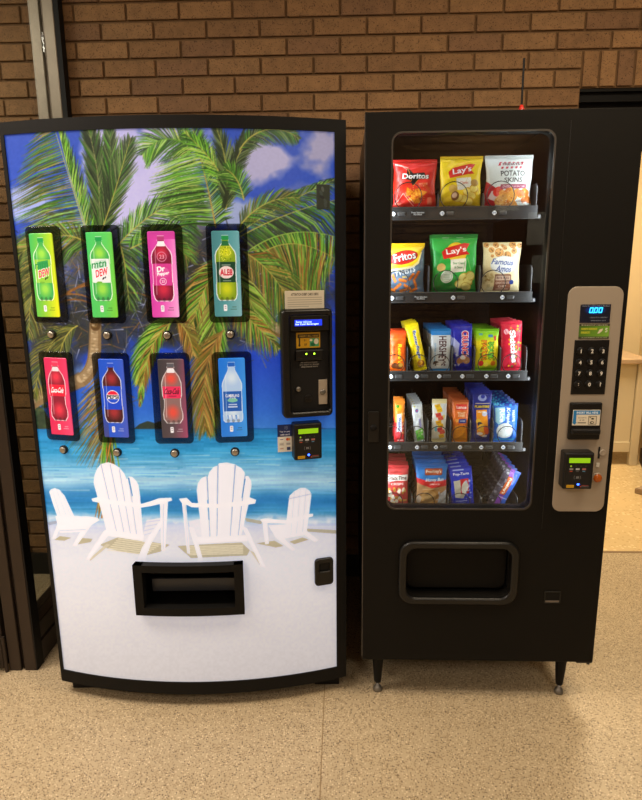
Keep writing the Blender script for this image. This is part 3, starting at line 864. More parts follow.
    frond([(250, 262), (276, 240), (300, 236), (340, 262)], 52, 60, 70, G1 + BRN + OL, 1.5, 1.4, side=(1,), tipang=80)
    frond([(244, 252), (262, 262), (280, 280), (290, 305)], 40, 40, 50, BRN + OL + G1, 1.4, 1.0)
    # hanging yellow-green fronds in the middle
    frond([(232, 262), (214, 268), (200, 290), (192, 330)], 36, 50, 45, G2 + BRN, 1.6, 0.9)
    frond([(232, 262), (240, 285), (252, 300), (262, 330)], 34, 44, 45, G2 + OL, 1.6, 0.9)
    frond([(222, 282), (212, 320), (210, 370), (212, 438)], 40, 76, 28, G2 + OL, 1.5, 0.5, tipang=18, mid='#8a8a3a')
    frond([(224, 330), (206, 350), (200, 390), (206, 432)], 40, 60, 26, BRN + OL, 1.4, 0.6, tipang=18, mid='#8a6a3a')
    frond([(232, 300), (246, 318), (262, 330), (280, 350)], 22, 34, 50, BRN + G2, 1.3, 0.9)
    frond([(176, 318), (156, 324), (144, 346), (138, 385)], 26, 52, 34, G2 + ['#b4b43a'], 1.6, 0.8, mid='#9a9a3a')
    frond([(172, 322), (152, 336), (144, 364), (140, 408)], 18, 36, 30, G2 + BRN, 1.5, 0.8)
    frond([(176, 320), (186, 326), (192, 340), (194, 356)], 18, 28, 45, OL + BRN, 1.3, 0.7)
    frond([(112, 372), (110, 400), (104, 430), (112, 446)], 46, 32, 66, BRN + OL + ['#3a3a30'], 1.3, 0.75, side=(1,), tipang=40, mid='#7a5a2a')
    frond([(116, 366), (112, 392), (108, 420), (108, 450)], 38, 26, 56, BRN + OL, 1.2, 0.8, side=(1,), tipang=30)
    for k in range(26):
        x = 106 + rng.uniform(-4, 9)
        c.line(x, 436, x + rng.uniform(-7, 8), 466, 1.8, .8, rng.choice(G2 + ['#c05a2a', '#d07a3a']), .9)
    for k in range(16):
        x = 102 + rng.uniform(-3, 5)
        c.line(x, 500, x + rng.uniform(-5, 4), 518, 1.8, .6, rng.choice(BRN + ['#c9a23a']), .9)
    # beach chairs
    W1, W2, W3, SH, SH2 = '#eceff8', '#dfe3f0', '#b4bcd8', '#b0aa8a', '#cbc6b0'
    A_ = lambda p: mul(p, 30, 450, 4.28)
    B_ = lambda p: mul(p, 170, 450, 3.776)
    # shadows
    c.poly(A_([(300, 405), (380, 372), (470, 385), (600, 405), (560, 435), (500, 450), (420, 440), (330, 420)]), SH, .85)
    for k in range(7): c.line(*A_([(380 - k * 8, 380 + k * 8)])[0], *A_([(560 - k * 10, 404 + k * 7)])[0], 1.0, 1.0, '#e0dcc4', .9)
    c.poly(A_([(250, 470), (330, 400), (345, 405), (262, 474)]), SH2, .9)
    c.poly(A_([(105, 385), (130, 368), (180, 375), (150, 388)]), SH, .9); c.poly(A_([(185, 408), (225, 376), (270, 380), (262, 394)]), SH, .9)
    c.poly(A_([(72, 310), (125, 300), (130, 312), (85, 322)]), '#9aa4b8', .8)
    c.poly(B_([(28, 362), (270, 348), (302, 378), (292, 398), (80, 408)]), SH, .85)
    for k in range(6): c.line(*B_([(75, 365 + k * 6)])[0], *B_([(275, 360 + k * 6)])[0], 1.0, 1.0, '#e0dcc4', .9)
    c.poly(B_([(300, 378), (318, 385), (356, 440), (338, 432)]), SH2, .9)
    c.poly(B_([(325, 352), (395, 342), (430, 362), (400, 368)]), SH, .9); c.poly(B_([(450, 346), (500, 330), (525, 338), (470, 355)]), SH, .9)
    c.poly(B_([(512, 296), (628, 302), (628, 316), (520, 308)]), '#a9a690', .9); c.poly(B_([(280, 255), (350, 268), (345, 280), (290, 270)]), '#a9a690', .8)
    # small chair far left
    c.poly(A_([(84, 178), (92, 168), (108, 163), (128, 170), (150, 195), (176, 250), (196, 292), (122, 292), (100, 230)]), W1)
    for a, b in (((98, 170), (135, 290)), ((115, 166), (160, 290)), ((134, 176), (180, 290))): c.line(*A_([a])[0], *A_([b])[0], .5, .5, W3, .8)
    c.poly(A_([(110, 282), (250, 284), (290, 290), (300, 300), (215, 350), (130, 355)]), W1); c.poly(A_([(250, 290), (286, 292), (200, 412), (184, 410)]), W1)
    c.poly(A_([(125, 300), (142, 300), (112, 378), (98, 378)]), W1); c.line(*A_([(130, 345)])[0], *A_([(240, 340)])[0], .8, .8, W3, .7)
    # big chair left
    c.poly(A_([(485, 365), (500, 300), (560, 290), (565, 320), (505, 395), (480, 390)]), W2)
    for k in range(4): c.line(*A_([(490, 310 + k * 18)])[0], *A_([(560, 300 + k * 14)])[0], .6, .6, W3, .8)
    c.poly(A_([(274, 140), (278, 108), (288, 82), (305, 60), (335, 52), (360, 60), (385, 76), (405, 100), (416, 126), (424, 112), (440, 116), (456, 132), (466, 150), (472, 190), (486, 366), (330, 347)]), W1)
    for a, b in (((306, 62), (372, 348)), ((345, 62), (404, 352)), ((384, 82), (432, 360)), ((424, 118), (458, 362))): c.line(*A_([a])[0], *A_([b])[0], .8, .6, '#9fa9cc', .9)
    c.line(*A_([(424, 122)])[0], *A_([(440, 196)])[0], 1.6, .8, '#3f86c4')
    c.poly(A_([(265, 208), (290, 202), (330, 212), (480, 230), (520, 218), (555, 206), (606, 204), (610, 216), (570, 228), (520, 240), (480, 246), (300, 226), (270, 220)]), '#f2f4fb')
    c.poly(A_([(557, 226), (592, 222), (580, 432), (564, 430)]), W1); c.line(*A_([(572, 232)])[0], *A_([(572, 425)])[0], .8, .6, W3, .8)
    c.poly(A_([(320, 342), (490, 366), (484, 390), (330, 366)]), '#f0f2fa')
    c.poly(A_([(318, 346), (345, 356), (300, 410), (255, 472), (242, 468), (270, 420)]), W1)
    c.poly(A_([(560, 300), (566, 320), (520, 400), (492, 472), (462, 470), (480, 420), (510, 370)]), W1)
    # big chair centre
    c.poly(B_([(70, 268), (115, 260), (125, 330), (285, 322), (292, 348), (96, 356)]), W2)
    c.poly(B_([(102, 152), (106, 126), (120, 106), (138, 98), (142, 106), (150, 82), (166, 64), (182, 58), (185, 50), (215, 47), (246, 54), (252, 58), (270, 68), (282, 84), (284, 98), (296, 98), (308, 118), (308, 136), (296, 210), (268, 328), (124, 332), (108, 210)]), W1)
    for a, b, k in (((141, 104), (152, 330), 1.2), ((182, 58), (178, 330), 1.2), ((247, 58), (228, 328), 1.2), ((284, 96), (258, 326), 1.0)): c.line(*B_([a])[0], *B_([b])[0], k, .6, '#7f9ccc', .9)
    c.line(*B_([(143, 190)])[0], *B_([(148, 262)])[0], 1.2, 1, '#4a94cc', .8); c.line(*B_([(284, 110)])[0], *B_([(272, 180)])[0], 1.2, .6, '#3f86c4')
    c.poly(B_([(35, 184), (64, 180), (84, 200), (180, 204), (272, 194), (300, 178), (326, 188), (322, 202), (272, 210), (180, 218), (84, 216), (44, 198)]), '#f4f5fb')
    c.poly(B_([(46, 198), (62, 202), (76, 392), (66, 390)]), W1); c.line(*B_([(58, 206)])[0], *B_([(70, 388)])[0], .5, .5, W3, .8)
    c.poly(B_([(96, 330), (286, 322), (294, 342), (100, 352)]), '#f0f2fa')
    c.poly(B_([(72, 290), (92, 296), (126, 418), (110, 418)]), W1); c.poly(B_([(270, 284), (292, 296), (362, 444), (344, 438)]), W1)
    # small chair right
    c.poly(B_([(448, 196), (452, 172), (470, 155), (492, 143), (512, 143), (528, 154), (534, 172), (524, 250), (516, 306), (436, 328), (440, 270)]), W1)
    for a, b in (((470, 156), (456, 322)), ((492, 146), (478, 316)), ((514, 146), (500, 312))): c.line(*B_([a])[0], *B_([b])[0], .5, .5, W3, .8)
    c.poly(B_([(340, 262), (360, 258), (440, 266), (520, 242), (540, 240), (540, 250), (442, 278), (350, 274)]), '#f2f4fb')
    c.line(*B_([(450, 184)])[0], *B_([(532, 166)])[0], 1.4, 1.4, '#c4cade', .9)
    c.poly(B_([(372, 284), (438, 280), (436, 326), (516, 306), (560, 340), (548, 348), (508, 320), (430, 334), (472, 376), (462, 380), (400, 330)]), W1)
    c.poly(B_([(350, 272), (368, 274), (374, 354), (360, 356)]), W1)
    c.noise(0.012, 2.0, 4)
def bez(P, n):
    P = np.array(P, dtype=float); t = np.linspace(0, 1, n + 1)[:, None]
    Q = (1 - t) ** 3 * P[0] + 3 * (1 - t) ** 2 * t * P[1] + 3 * (1 - t) * t * t * P[2] + t ** 3 * P[3]
    return [tuple(q) for q in Q]
paint_art(art)
# where a point of the sheet (x along the front, z up) lies in the artwork
KU = [64.51, -29.11, -2.486, -0.464, -0.023, 253.047, 21.385, 0.931, 0.612, 82.748, 21.058, 1.588, -43.42, -12.751, -1.603]
KV = [692.284, -254.209, -26.787, -1.691, -0.623, 62.477, -29.844, -10.692, -0.345, -68.128, 30.415, 12.345, -2.265, 0.085, 1.473]
def art_uv(X, Z):
    u = np.zeros(X.shape); v = np.zeros(X.shape); k = 0
    for i in range(5):
        for j in range(5 - i):
            q = X ** i * Z ** j; u += KU[k] * q; v += KV[k] * q; k += 1
    return u, v
MX0, MX1, MZ0, MZ1 = 0.010, 0.936, 0.092, 1.791
DX0, DX1, DZ0, DZ1 = 0.326, 0.616, 0.370, 0.500       # mouth of the delivery bin
def mural_pos(U, V):
    x = MX0 + (MX1 - MX0) * U; z = MZ1 - (MZ1 - MZ0) * V
    bx, by = bow(x, 0.002)
    return np.stack([bx, by, z], -1)
def mural_keep(u0, v0, u1, v1):
    x = MX0 + (MX1 - MX0) * (u0 + u1) / 2; z = MZ1 - (MZ1 - MZ0) * (v0 + v1) / 2
    return ~((x > DX0) & (x < DX1) & (z > DZ0) & (z < DZ1))
nxm, nym = 520, 880
U, V = np.meshgrid(np.linspace(0, 1, nxm), np.linspace(0, 1, nym))
uu, vv = art_uv(MX0 + (MX1 - MX0) * U, MZ1 - (MZ1 - MZ0) * V)
grid_sheet('front_print', nxm, nym, mural_pos, np.clip(art.sample(uu, vv), 0, 1), MT['backlit'], bev, keep=mural_keep)

# ---- bottle picture cards -------------------------------------------------
def bottle(c, cx, top, bot, body, cap, label, lt, lb, liq=None, shape='pet', edge='#ffffff', hi='#ffffff', neck=None):
    H = bot - top; w = H * 0.155
    prof_pet = [(0, .30), (.055, .30), (.06, .34), (.075, .34), (.08, .28), (.11, .30), (.17, .55), (.24, .88), (.30, 1.0), (.42, 1.0), (.45, .95), (.70, .95), (.74, 1.0), (.90, 1.0), (.97, .88), (1.0, .70)]
    prof_coke = [(0, .32), (.055, .32), (.06, .36), (.08, .36), (.09, .30), (.13, .40), (.22, .78), (.32, .98), (.36, 1.0), (.52, .98), (.60, .82), (.72, .84), (.84, 1.0), (.93, .96), (1.0, .66)]
    prof_wat = [(0, .32), (.055, .34), (.08, .36), (.09, .30), (.14, .36), (.30, .84), (.36, .98), (.40, 1.0), (.48, .96), (.84, .96), (.88, 1.0), (.97, .96), (1.0, .80)]
    pr = {'pet': prof_pet, 'coke': prof_coke, 'water': prof_wat}[shape]
    def out(f, k=1.0): return [(cx - q * w * k - (k - 1) * 0, top + y * H) for y, q in pr] + [(cx + q * w * k, top + y * H) for y, q in pr[::-1]]
    c.poly([(cx + (x - cx) * 1.06 + (0.25 if x > cx else -0.25), y + (0.6 if y > (top + bot) / 2 else -0.6)) for x, y in out(0)], edge, .75)
    c.poly(out(0), body)
    if liq: c.ell(cx, top + H * .25, w * .55, H * .09, liq, .8, soft=.6); c.ell(cx, top + H * .82, w * .55, H * .10, liq, .8, soft=.6)
    if neck: c.poly([(cx - w * .30, top + H * .075), (cx + w * .30, top + H * .075), (cx + w * .42, top + H * .15), (cx - w * .42, top + H * .15)], neck)
    c.rrect(cx - w * .36, top - .2, cx + w * .36, top + H * .065, .5, cap)
    wl = w * .97
    if label: c.poly([(cx - wl, top + H * lt), (cx + wl, top + H * lt), (cx + wl * .98, top + H * lb), (cx - wl * .98, top + H * lb)], label)
    c.line(cx - w * .62, top + H * .20, cx - w * .72, top + H * .9, .9, .9, hi, .35)
    for q in (-.55, 0, .55): c.ell(cx + w * q, bot - 1.0, w * .16, 2.2, '#1a1a1a', .30)
def card_common(c, dark=False):
    col = '#e8e8ee'
    c.rrect(6.5 + 3, 73.5, 6.5 + 6.5, 80.2, 1, col); c.rect(10.3, 75, 12.2, 75.8, '#8a8a92'); c.rect(10.3, 77, 12.2, 77.6, '#8a8a92')
    t = '#2a3a1a' if not dark else '#e0e0e8'
    c.rect(18, 75.8, 22.5, 76.4, t, .6); c.rect(16.5, 78, 23, 78.7, t, .7)
def hgrad(c, stops):
    t = np.linspace(0, 1, c.w)[None, :] * .75 + np.linspace(0, 1, c.h)[:, None] * .25
    xs = [s[0] for s in stops]; cs = np.array([hexc(s[1]) for s in stops])
    c.a = np.stack([np.interp(t, xs, cs[:, k]) for k in range(3)], -1).astype(np.float32)
def make_card(k):
    c = Cv(28, 86, 7, '#ffffff')
    cx = 13.5
    if k in (0, 1):
        hgrad(c, [(0, '#3fb45c'), (.45, '#7cc23c' if k == 0 else '#5cbf5c'), (1, '#e6e21a' if k == 0 else '#4cb860')])
        if k == 1: hgrad(c, [(0, '#46c264'), (.6, '#58c45c'), (1, '#78cc3c')])
        bottle(c, cx, 5, 68, '#3fa852', '#1f9a4c', '#8cc63f' if k == 0 else '#dfe4e4', .34, .72, '#a8e04a')
        c.poly([(7, 29), (20, 27), (20, 35), (7, 37)], '#2f9a50' if k == 0 else '#bcd8c8')
        c.text('mtn', 12, 32, 6.4, '#1c8a48', bold=.03, shear=.25, rot=-8)
        c.text('DEW', 14.2, 40, 8.6, '#ffffff', w=15, bold=.12, shear=.25, rot=-14)
        c.text('DEW', 14.2, 40, 7.4, '#d4213a', w=13.8, bold=.06, shear=.25, rot=-14)
        c.ell(15.5, 46, 1.6, .8, '#2a2a2a', rot=-50); c.ell(17.8, 45, 1.2, .6, '#2a2a2a', rot=-60); c.ell(11, 50, 3, 1, '#6fae3a')
    elif k == 2:
        hgrad(c, [(0, '#c8359c'), (.5, '#d94fb0'), (1, '#f0a8dc')])
        c.vgrad(0, 0, 28, 8, [(0, '#c03a96'), (8, '#cc409e')])
        bottle(c, cx, 5, 69, '#7a1838', '#b03a78', '#cc3a8e', .42, .76, '#d8304a', 'pet', neck='#f0eef2')
        c.ring(cx, 25, 4.6, .9, '#d88aa8', .8); c.text('23', cx, 25, 4, '#e0a0b8', bold=.03)
        c.ell(13.5, 40.5, 7, 5.2, '#f2e8f0', .15); c.text('Dr', 12, 37, 5.4, '#ffffff', bold=.05, shear=.15, rot=-8)
        c.text('Pepper', 14, 42, 4.2, '#ffffff', w=12.4, bold=.06, shear=.15, rot=-8)
        c.ring(13.5, 49.5, 3.2, .6, '#f2dcea'); c.text('23', 13.5, 49.5, 2.6, '#f2dcea', bold=.04)
    elif k == 3:
        hgrad(c, [(0, '#3f7a80'), (.5, '#4f949a'), (1, '#7cb0b8')])
        bottle(c, cx, 5, 69, '#7c9a22', '#1c8a48', '#16402c', .40, .72, '#d4d820', 'pet', neck='#1f6a3c')
        c.ell(cx, 41, 7.4, 6.2, '#e8e6e0'); c.ell(cx, 41, 7.4, 6.2, '#c8344a', .12)
        c.text('ALE8', cx, 41, 6.6, '#c2203a', w=12.6, bold=.07)
        c.rect(9, 33.2, 18, 34.2, '#a8b8a8', .8); c.rect(10, 49, 18, 50, '#a8b8a8', .7)
        for q in range(40): c.ell(rng.uniform(8, 19), rng.uniform(15, 30), .5, .5, rng.choice(['#f0f060', '#4a6a18']), .8)
    elif k == 4:
        hgrad(c, [(0, '#d42a5c'), (.5, '#de2e58'), (1, '#e44a78')])
        bottle(c, cx, 5, 69, '#8a1c34', '#e03a5c', '#de1f3c', .38, .58, '#f03a50', 'coke', neck='#f0d8dc')
        c.text('Coca-Cola', 13.6, 35.4, 6.2, '#ffffff', w=15.5, bold=.03, shear=.35)
        c.path(bez([(6, 38), (10, 35), (16, 39), (21, 35)], 10), .8, .5, '#ffffff')
    elif k == 5:
        hgrad(c, [(0, '#1f52c8'), (.5, '#2858d0'), (1, '#4a5cc0')])
        c.vgrad(0, 60, 6, 86, [(60, '#2a4ab0'), (86, '#444a8a')])
        bottle(c, cx, 5, 69, '#4a2024', '#2a50c8', '#1c48cc', .38, .78, '#b0343a')
        c.ell(cx, 41, 7.2, 7.2, '#f4f4f8'); 
        c.poly([(cx - 6.2, 38.6)] + [(cx + 6.6 * math.cos(R(a)), 41 + 6.6 * math.sin(R(a))) for a in range(200, 341, 10)], '#e02040')
        c.poly([(cx + 6.6 * math.cos(R(a)), 41 + 6.6 * math.sin(R(a))) for a in range(20, 161, 10)], '#2450d0')
        c.text('PEPSI', cx, 41, 4.0, '#141822', w=13.2, bold=.07)
    elif k == 6:
        hgrad(c, [(0, '#3c3a3c'), (.55, '#55484e'), (1, '#a04a6c')])
        bottle(c, cx, 5, 69, '#8a6a68', '#5a5a60', '#e0305c', .38, .58, '#f04a3a', 'coke', neck='#e8e8ec')
        c.text('Coca-Cola', 13.6, 34.6, 6.4, '#26161c', w=15.8, bold=.03, shear=.35); c.rect(10, 39.4, 18, 40.2, '#5a1830', .8)
    else:
        hgrad(c, [(0, '#1c74dc'), (.5, '#2a80e0'), (1, '#3f9aec')])
        bottle(c, cx, 5, 69, '#a8c8ec', '#1a60c4', '#1f5cb4', .48, .82, '#d4e6f6', 'water', hi='#ffffff')
        c.text('CUMBERLAND', cx, 40.5, 3.2, '#f0f0f4', w=14.5, bold=.05); c.text('GAP', cx, 43.8, 2.6, '#f0f0f4', bold=.06)
        c.ell(cx, 45.5, 5.4, 2.2, '#7ac0a8'); c.rect(9, 49.6, 18, 50.6, '#e0e8f4', .8); c.rect(8.5, 52, 18.5, 53.4, '#e0e8f4', .8)
        for q in range(12): c.line(8 + q * 1.0, 62, 8.5 + q, 66.5, 1.0, .4, rng.choice(['#2a70c8', '#e8f0fa']), .7)
    card_common(c, k >= 4 and k != 7)
    return c
def round_corner_card(name, c, w_, h_, parent, M, m, nx=70, r=0.006):
    ny = int(nx * h_ / w_)
    def pos(U, V):
        x = (U - .5) * w_; z = (.5 - V) * h_
        # pull the corner samples in to a rounded outline
        ax = np.abs(x) - (w_ / 2 - r); az = np.abs(z) - (h_ / 2 - r)
        q = np.hypot(np.maximum(ax, 0), np.maximum(az, 0))
        f = np.where((ax > 0) & (az > 0) & (q > r), r / np.maximum(q, 1e-9), 1.0)
        x = np.where((ax > 0) & (az > 0), np.sign(x) * (w_ / 2 - r + ax * f), x)
        z = np.where((ax > 0) & (az > 0), np.sign(z) * (h_ / 2 - r + az * f), z)
        e = np.minimum(np.minimum(U, 1 - U) * nx, np.minimum(V, 1 - V) * ny)
        return np.stack([x, np.where(e < .5, 0.003, 0.0), z], -1)
    o = grid_sheet(name, nx, ny, pos, cv_colors(c, nx, ny), m, parent)
    o.data.transform(M)
    return o
colx = [0.104, 0.2775, 0.4525, 0.6305]
ccx = [(0.098, 0.1035), (0.2745, 0.2785), (0.4505, 0.4555), (0.627, 0.630)]
cardnames = ['lime green and yellow card', 'green card with a white labelled bottle', 'magenta card', 'teal card', 'red card', 'blue card', 'charcoal card', 'sky blue card']
for r_ in range(2):
    zc = (1.4035, 1.045)[r_]
    for k in range(4):
        i = r_ * 4 + k
        Mx = bowM(colx[k], zc, 0.0035)
        fr = plate('bottle_holder', rr_loop(-0.0575, -0.137, 0.0575, 0.137, 0.014), [], -0.004, 0.0, MT['tint'], bev, 0.0012, M=Mx)
        Mc = bowM(ccx[k][r_], zc + (-0.001, 0.0)[r_], 0.0095)
        cd = round_corner_card('bottle_card', make_card(i), 0.0775, 0.238, fr, Mc, MT['card'])
        cd['label'] = cardnames[i] + ' with a bottle picture'
        bz = (1.2325, 0.8785)[r_]
        bm = bmesh.new(); add_lathe(bm, [(0.0135, 0), (0.0135, 0.006), (0.0120, 0.008), (0.0115, 0.007)], (0, 0, 0), 'y', 24)
        Mb = bowM(colx[k] - 0.004 + 0.001 * k, bz, 0.002)
        for v in bm.verts: v.co = Mb @ v.co
        bt = obj('selection_button', bm, MT['plastic'], bev, True)
        bm = bmesh.new(); add_lathe(bm, [(0.0100, 0.004), (0.0100, 0.0105), (0.0088, 0.0122), (0.004, 0.0126)], (0, 0, 0), 'y', 24)
        for v in bm.verts: v.co = Mb @ v.co
        obj('button_cap', bm, MT['steel'], bt, True)

# ---- delivery bin ---------------------------------------------------------
bm = bmesh.new()
X0, X1, Z0, Z1 = 0.302, 0.640, 0.348, 0.520
bow_bar('', X0, X1, Z1 - 0.024, Z1, 0, 0.028, None, None, 20, bm=bm)
bow_bar('', X0, X1, Z0, Z0 + 0.026, 0, 0.028, None, None, 20, bm=bm)
bow_bar('', X0, X0 + 0.028, Z0, Z1, 0, 0.028, None, None, 3, bm=bm)
bow_bar('', X1 - 0.028, X1, Z0, Z1, 0, 0.028, None, None, 3, bm=bm)
bmesh.ops.bevel(bm, geom=[e for e in bm.edges if e.is_manifold and e.calc_face_angle(0) > 1.0], offset=0.002, segments=1, affect='EDGES')
df = obj('delivery_frame', bm, MT['frame'], bev)
bm = bmesh.new()
add_box(bm, DX0 - 0.01, DX1 + 0.01, 0.040, 0.050, Z0, Z1)
add_box(bm, DX0 - 0.012, DX0 - 0.002, -0.07, 0.045, Z0, Z1)
add_box(bm, DX1 + 0.002, DX1 + 0.012, -0.07, 0.045, Z0, Z1)
add_box(bm, DX0 - 0.01, DX1 + 0.01, -0.075, 0.045, Z0 + 0.004, Z0 + 0.014)
add_box(bm, DX0 - 0.01, DX1 + 0.01, -0.075, 0.045, Z1 - 0.014, Z1 - 0.004)
obj('delivery_bin', bm, MT['plastic'], df)
bm = bmesh.new()
add_box(bm, DX0 + 0.012, DX1 - 0.004, -0.035, -0.028, 0.395, 0.440, 0.001, 1)
add_box(bm, DX0 + 0.012, DX1 - 0.004, -0.03, 0.03, 0.392, 0.397, 0.001, 1)
obj('bin_shelf', bm, mat('smoked_bin_shelf', '#2c3038', 0.25), df)

# ---- lock escutcheon at lower right --------------------------------------
Mx = bowM(0.893, 0.456, 0.002)
lk = plate('lock_cover', rr_loop(-0.031, -0.047, 0.031, 0.047, 0.012), [rr_loop(-0.016, 0.002, 0.019, 0.030, 0.003)], -0.012, 0.0, MT['plastic'], bev, 0.003, M=Mx)
box('keyhole_recess', -0.017, 0.02, -0.004, -0.001, 0.0, 0.031, MT['matte'], lk, M=Mx)

# ---- payment module -------------------------------------------------------
PM = bowM(0.844, 1.1416, 0.002) @ Matrix.Diagonal((1, 1, 0.955, 1))
pm_outer = rr_loop(-0.076, -0.168, 0.076, 0.168, 0.014)
pay = plate('payment_module', pm_outer, [rr_loop(-0.050, -0.150, 0.068, 0.150, 0.008)], -0.036, 0.0, MT['plastic'], bev, 0.006, M=PM)
box('face_plate', -0.052, 0.070, -0.016, 0.0, -0.152, 0.152, MT['matte'], pay, M=PM)
# slanted surround inside the housing
bm = bmesh.new()
add_box(bm, -0.050, 0.068, -0.032, -0.016, 0.102, 0.150, 0.003, 2, M=PM)
obj('display_bezel', bm, MT['plastic'], pay)
c = Cv(60, 14, 6, '#1b2fae')
c.text('Better delicious', 20, 4.4, 4.6, '#a8c4ff', w=34, bold=.05); c.text('Ice Cold Beverages', 27, 10, 4.8, '#c8dcff', w=50, bold=.06)
flat_print('display', c, -0.037, 0.045, 0.117, 0.136, -0.0335, MT['lcd'], pay, nx=110, M=PM)
c = Cv(52, 34, 5, '#b88a14')
c.rrect(3, 4, 49, 12, 1, '#2a2410'); c.text('INSERT BILL HERE', 27, 8, 4, '#c8a03a', w=40, bold=.04)
c.rect(29, 13, 49, 31, '#3a8a5a'); c.ell(36, 26, 5, 4, '#145a34'); c.ell(43, 20, 5, 6, '#c8c0a8'); c.ell(32, 17, 3, 2.5, '#d8d0b8')
c.rect(5.5, 12, 8.5, 28, '#1a1608'); c.poly([(4, 26), (10, 26), (7, 31)], '#1a1608')
c.text('$1', 19, 17, 5, '#3a2c08', bold=.04); c.text('$5', 20, 26, 5, '#3a2c08', bold=.05)
flat_print('bill_sticker', c, -0.030, 0.043, 0.047, 0.096, -0.0175, MT['label'], pay, nx=90, M=PM)
bm = bmesh.new()
add_box(bm, -0.034, 0.048, -0.030, -0.016, 0.010, 0.043, 0.003, 2, M=PM)
bl = obj('bill_acceptor', bm, MT['plastic'], pay)
box('bill_slot', -0.028, 0.042, -0.0312, -0.029, 0.014, 0.018, MT['matte'], bl, M=PM)
for x in (-0.003, 0.021):
    bm = bmesh.new(); add_lathe(bm, [(0.0028, 0), (0.0028, 0.001), (0.001, 0.002)], (x, -0.030, 0.031), 'y', 10)
    for v in bm.verts: v.co = PM @ v.co
    obj('indicator', bm, MT['green_led'], bl)
c = Cv(46, 14, 6, '#0e0d0d')
c.text('All cash purchases', 22, 2.6, 3.4, '#a8a49c', w=38, bold=.03); c.text('are exact or change', 23, 7, 3.4, '#a8a49c', w=44, bold=.03); c.text('dispensed here', 23, 11.4, 3.4, '#a8a49c', w=38, bold=.05)
flat_print('instruction_text', c, -0.022, 0.040, -0.015, 0.006, -0.0172, MT['label'], pay, nx=90, M=PM)
bm = bmesh.new(); add_lathe(bm, [(0.0080, 0), (0.0080, 0.005), (0.0066, 0.007)], (-0.026, -0.016, -0.080), 'y', 20)
for v in bm.verts: v.co = PM @ v.co
obj('return_button', bm, MT['dull'], pay, True)
bm = bmesh.new(); add_lathe(bm, [(0.0125, 0), (0.0125, 0.003), (0.010, 0.0035)], (0.0046, -0.016, -0.112), 'y', 20)
add_box(bm, -0.005, 0.014, -0.0215, -0.018, -0.1135, -0.1105)
for v in bm.verts: v.co = PM @ v.co
obj('coin_return_knob', bm, MT['plastic'], pay)
bm = bmesh.new(); add_box(bm, 0.036, 0.063, -0.0200, -0.016, -0.133, -0.054, 0.001, 1, M=PM)
lp = obj('lock_plate', bm, MT['panel'], pay)
bm = bmesh.new(); add_lathe(bm, [(0.0085, 0), (0.0085, 0.003), (0.005, 0.004)], (0.048, -0.020, -0.093), 'y', 20)
for v in bm.verts: v.co = PM @ v.co
obj('lock_cylinder', bm, MT['dull'], lp, True)
bm = bmesh.new(); add_box(bm, -0.072, 0.072, -0.034, -0.020, -0.166, -0.150, 0.003, 2, M=PM)
obj('lower_lip', bm, MT['plastic'], pay)
# paper notice above it
c = Cv(120, 50, 4, '#cfc6b2')
c.text('ATTENTION DEBIT CARD USERS', 60, 10, 7, '#3a342a', w=84, bold=.04)
for q in range(5): c.rect(8, 18 + q * 6, 112 - (q == 4) * 40, 19.6 + q * 6, '#8a8270', .8)
flat_print('paper_notice', c, -0.059, 0.059, -0.0265, 0.0265, 0, MT['label'], bev, nx=150, M=bowM(0.845, 1.3265, 0.005))
# two faint clear stickers at the right of the print
c = Cv(40, 70, 3, '#3a4438')
c.rect(2, 2, 38, 68, '#2c342e'); 
for q in range(5): c.ell(20 + rng.uniform(-8, 8), 14 + q * 11, 8, 4, rng.choice(['#1a1f22', '#3f4a4a', '#566060']), .8, rot=rng.uniform(0, 90))
flat_print('small_sticker', c, -0.020, 0.020, -0.034, 0.034, 0, MT['label'], bev, nx=40, M=bowM(0.902, 1.615, 0.004))

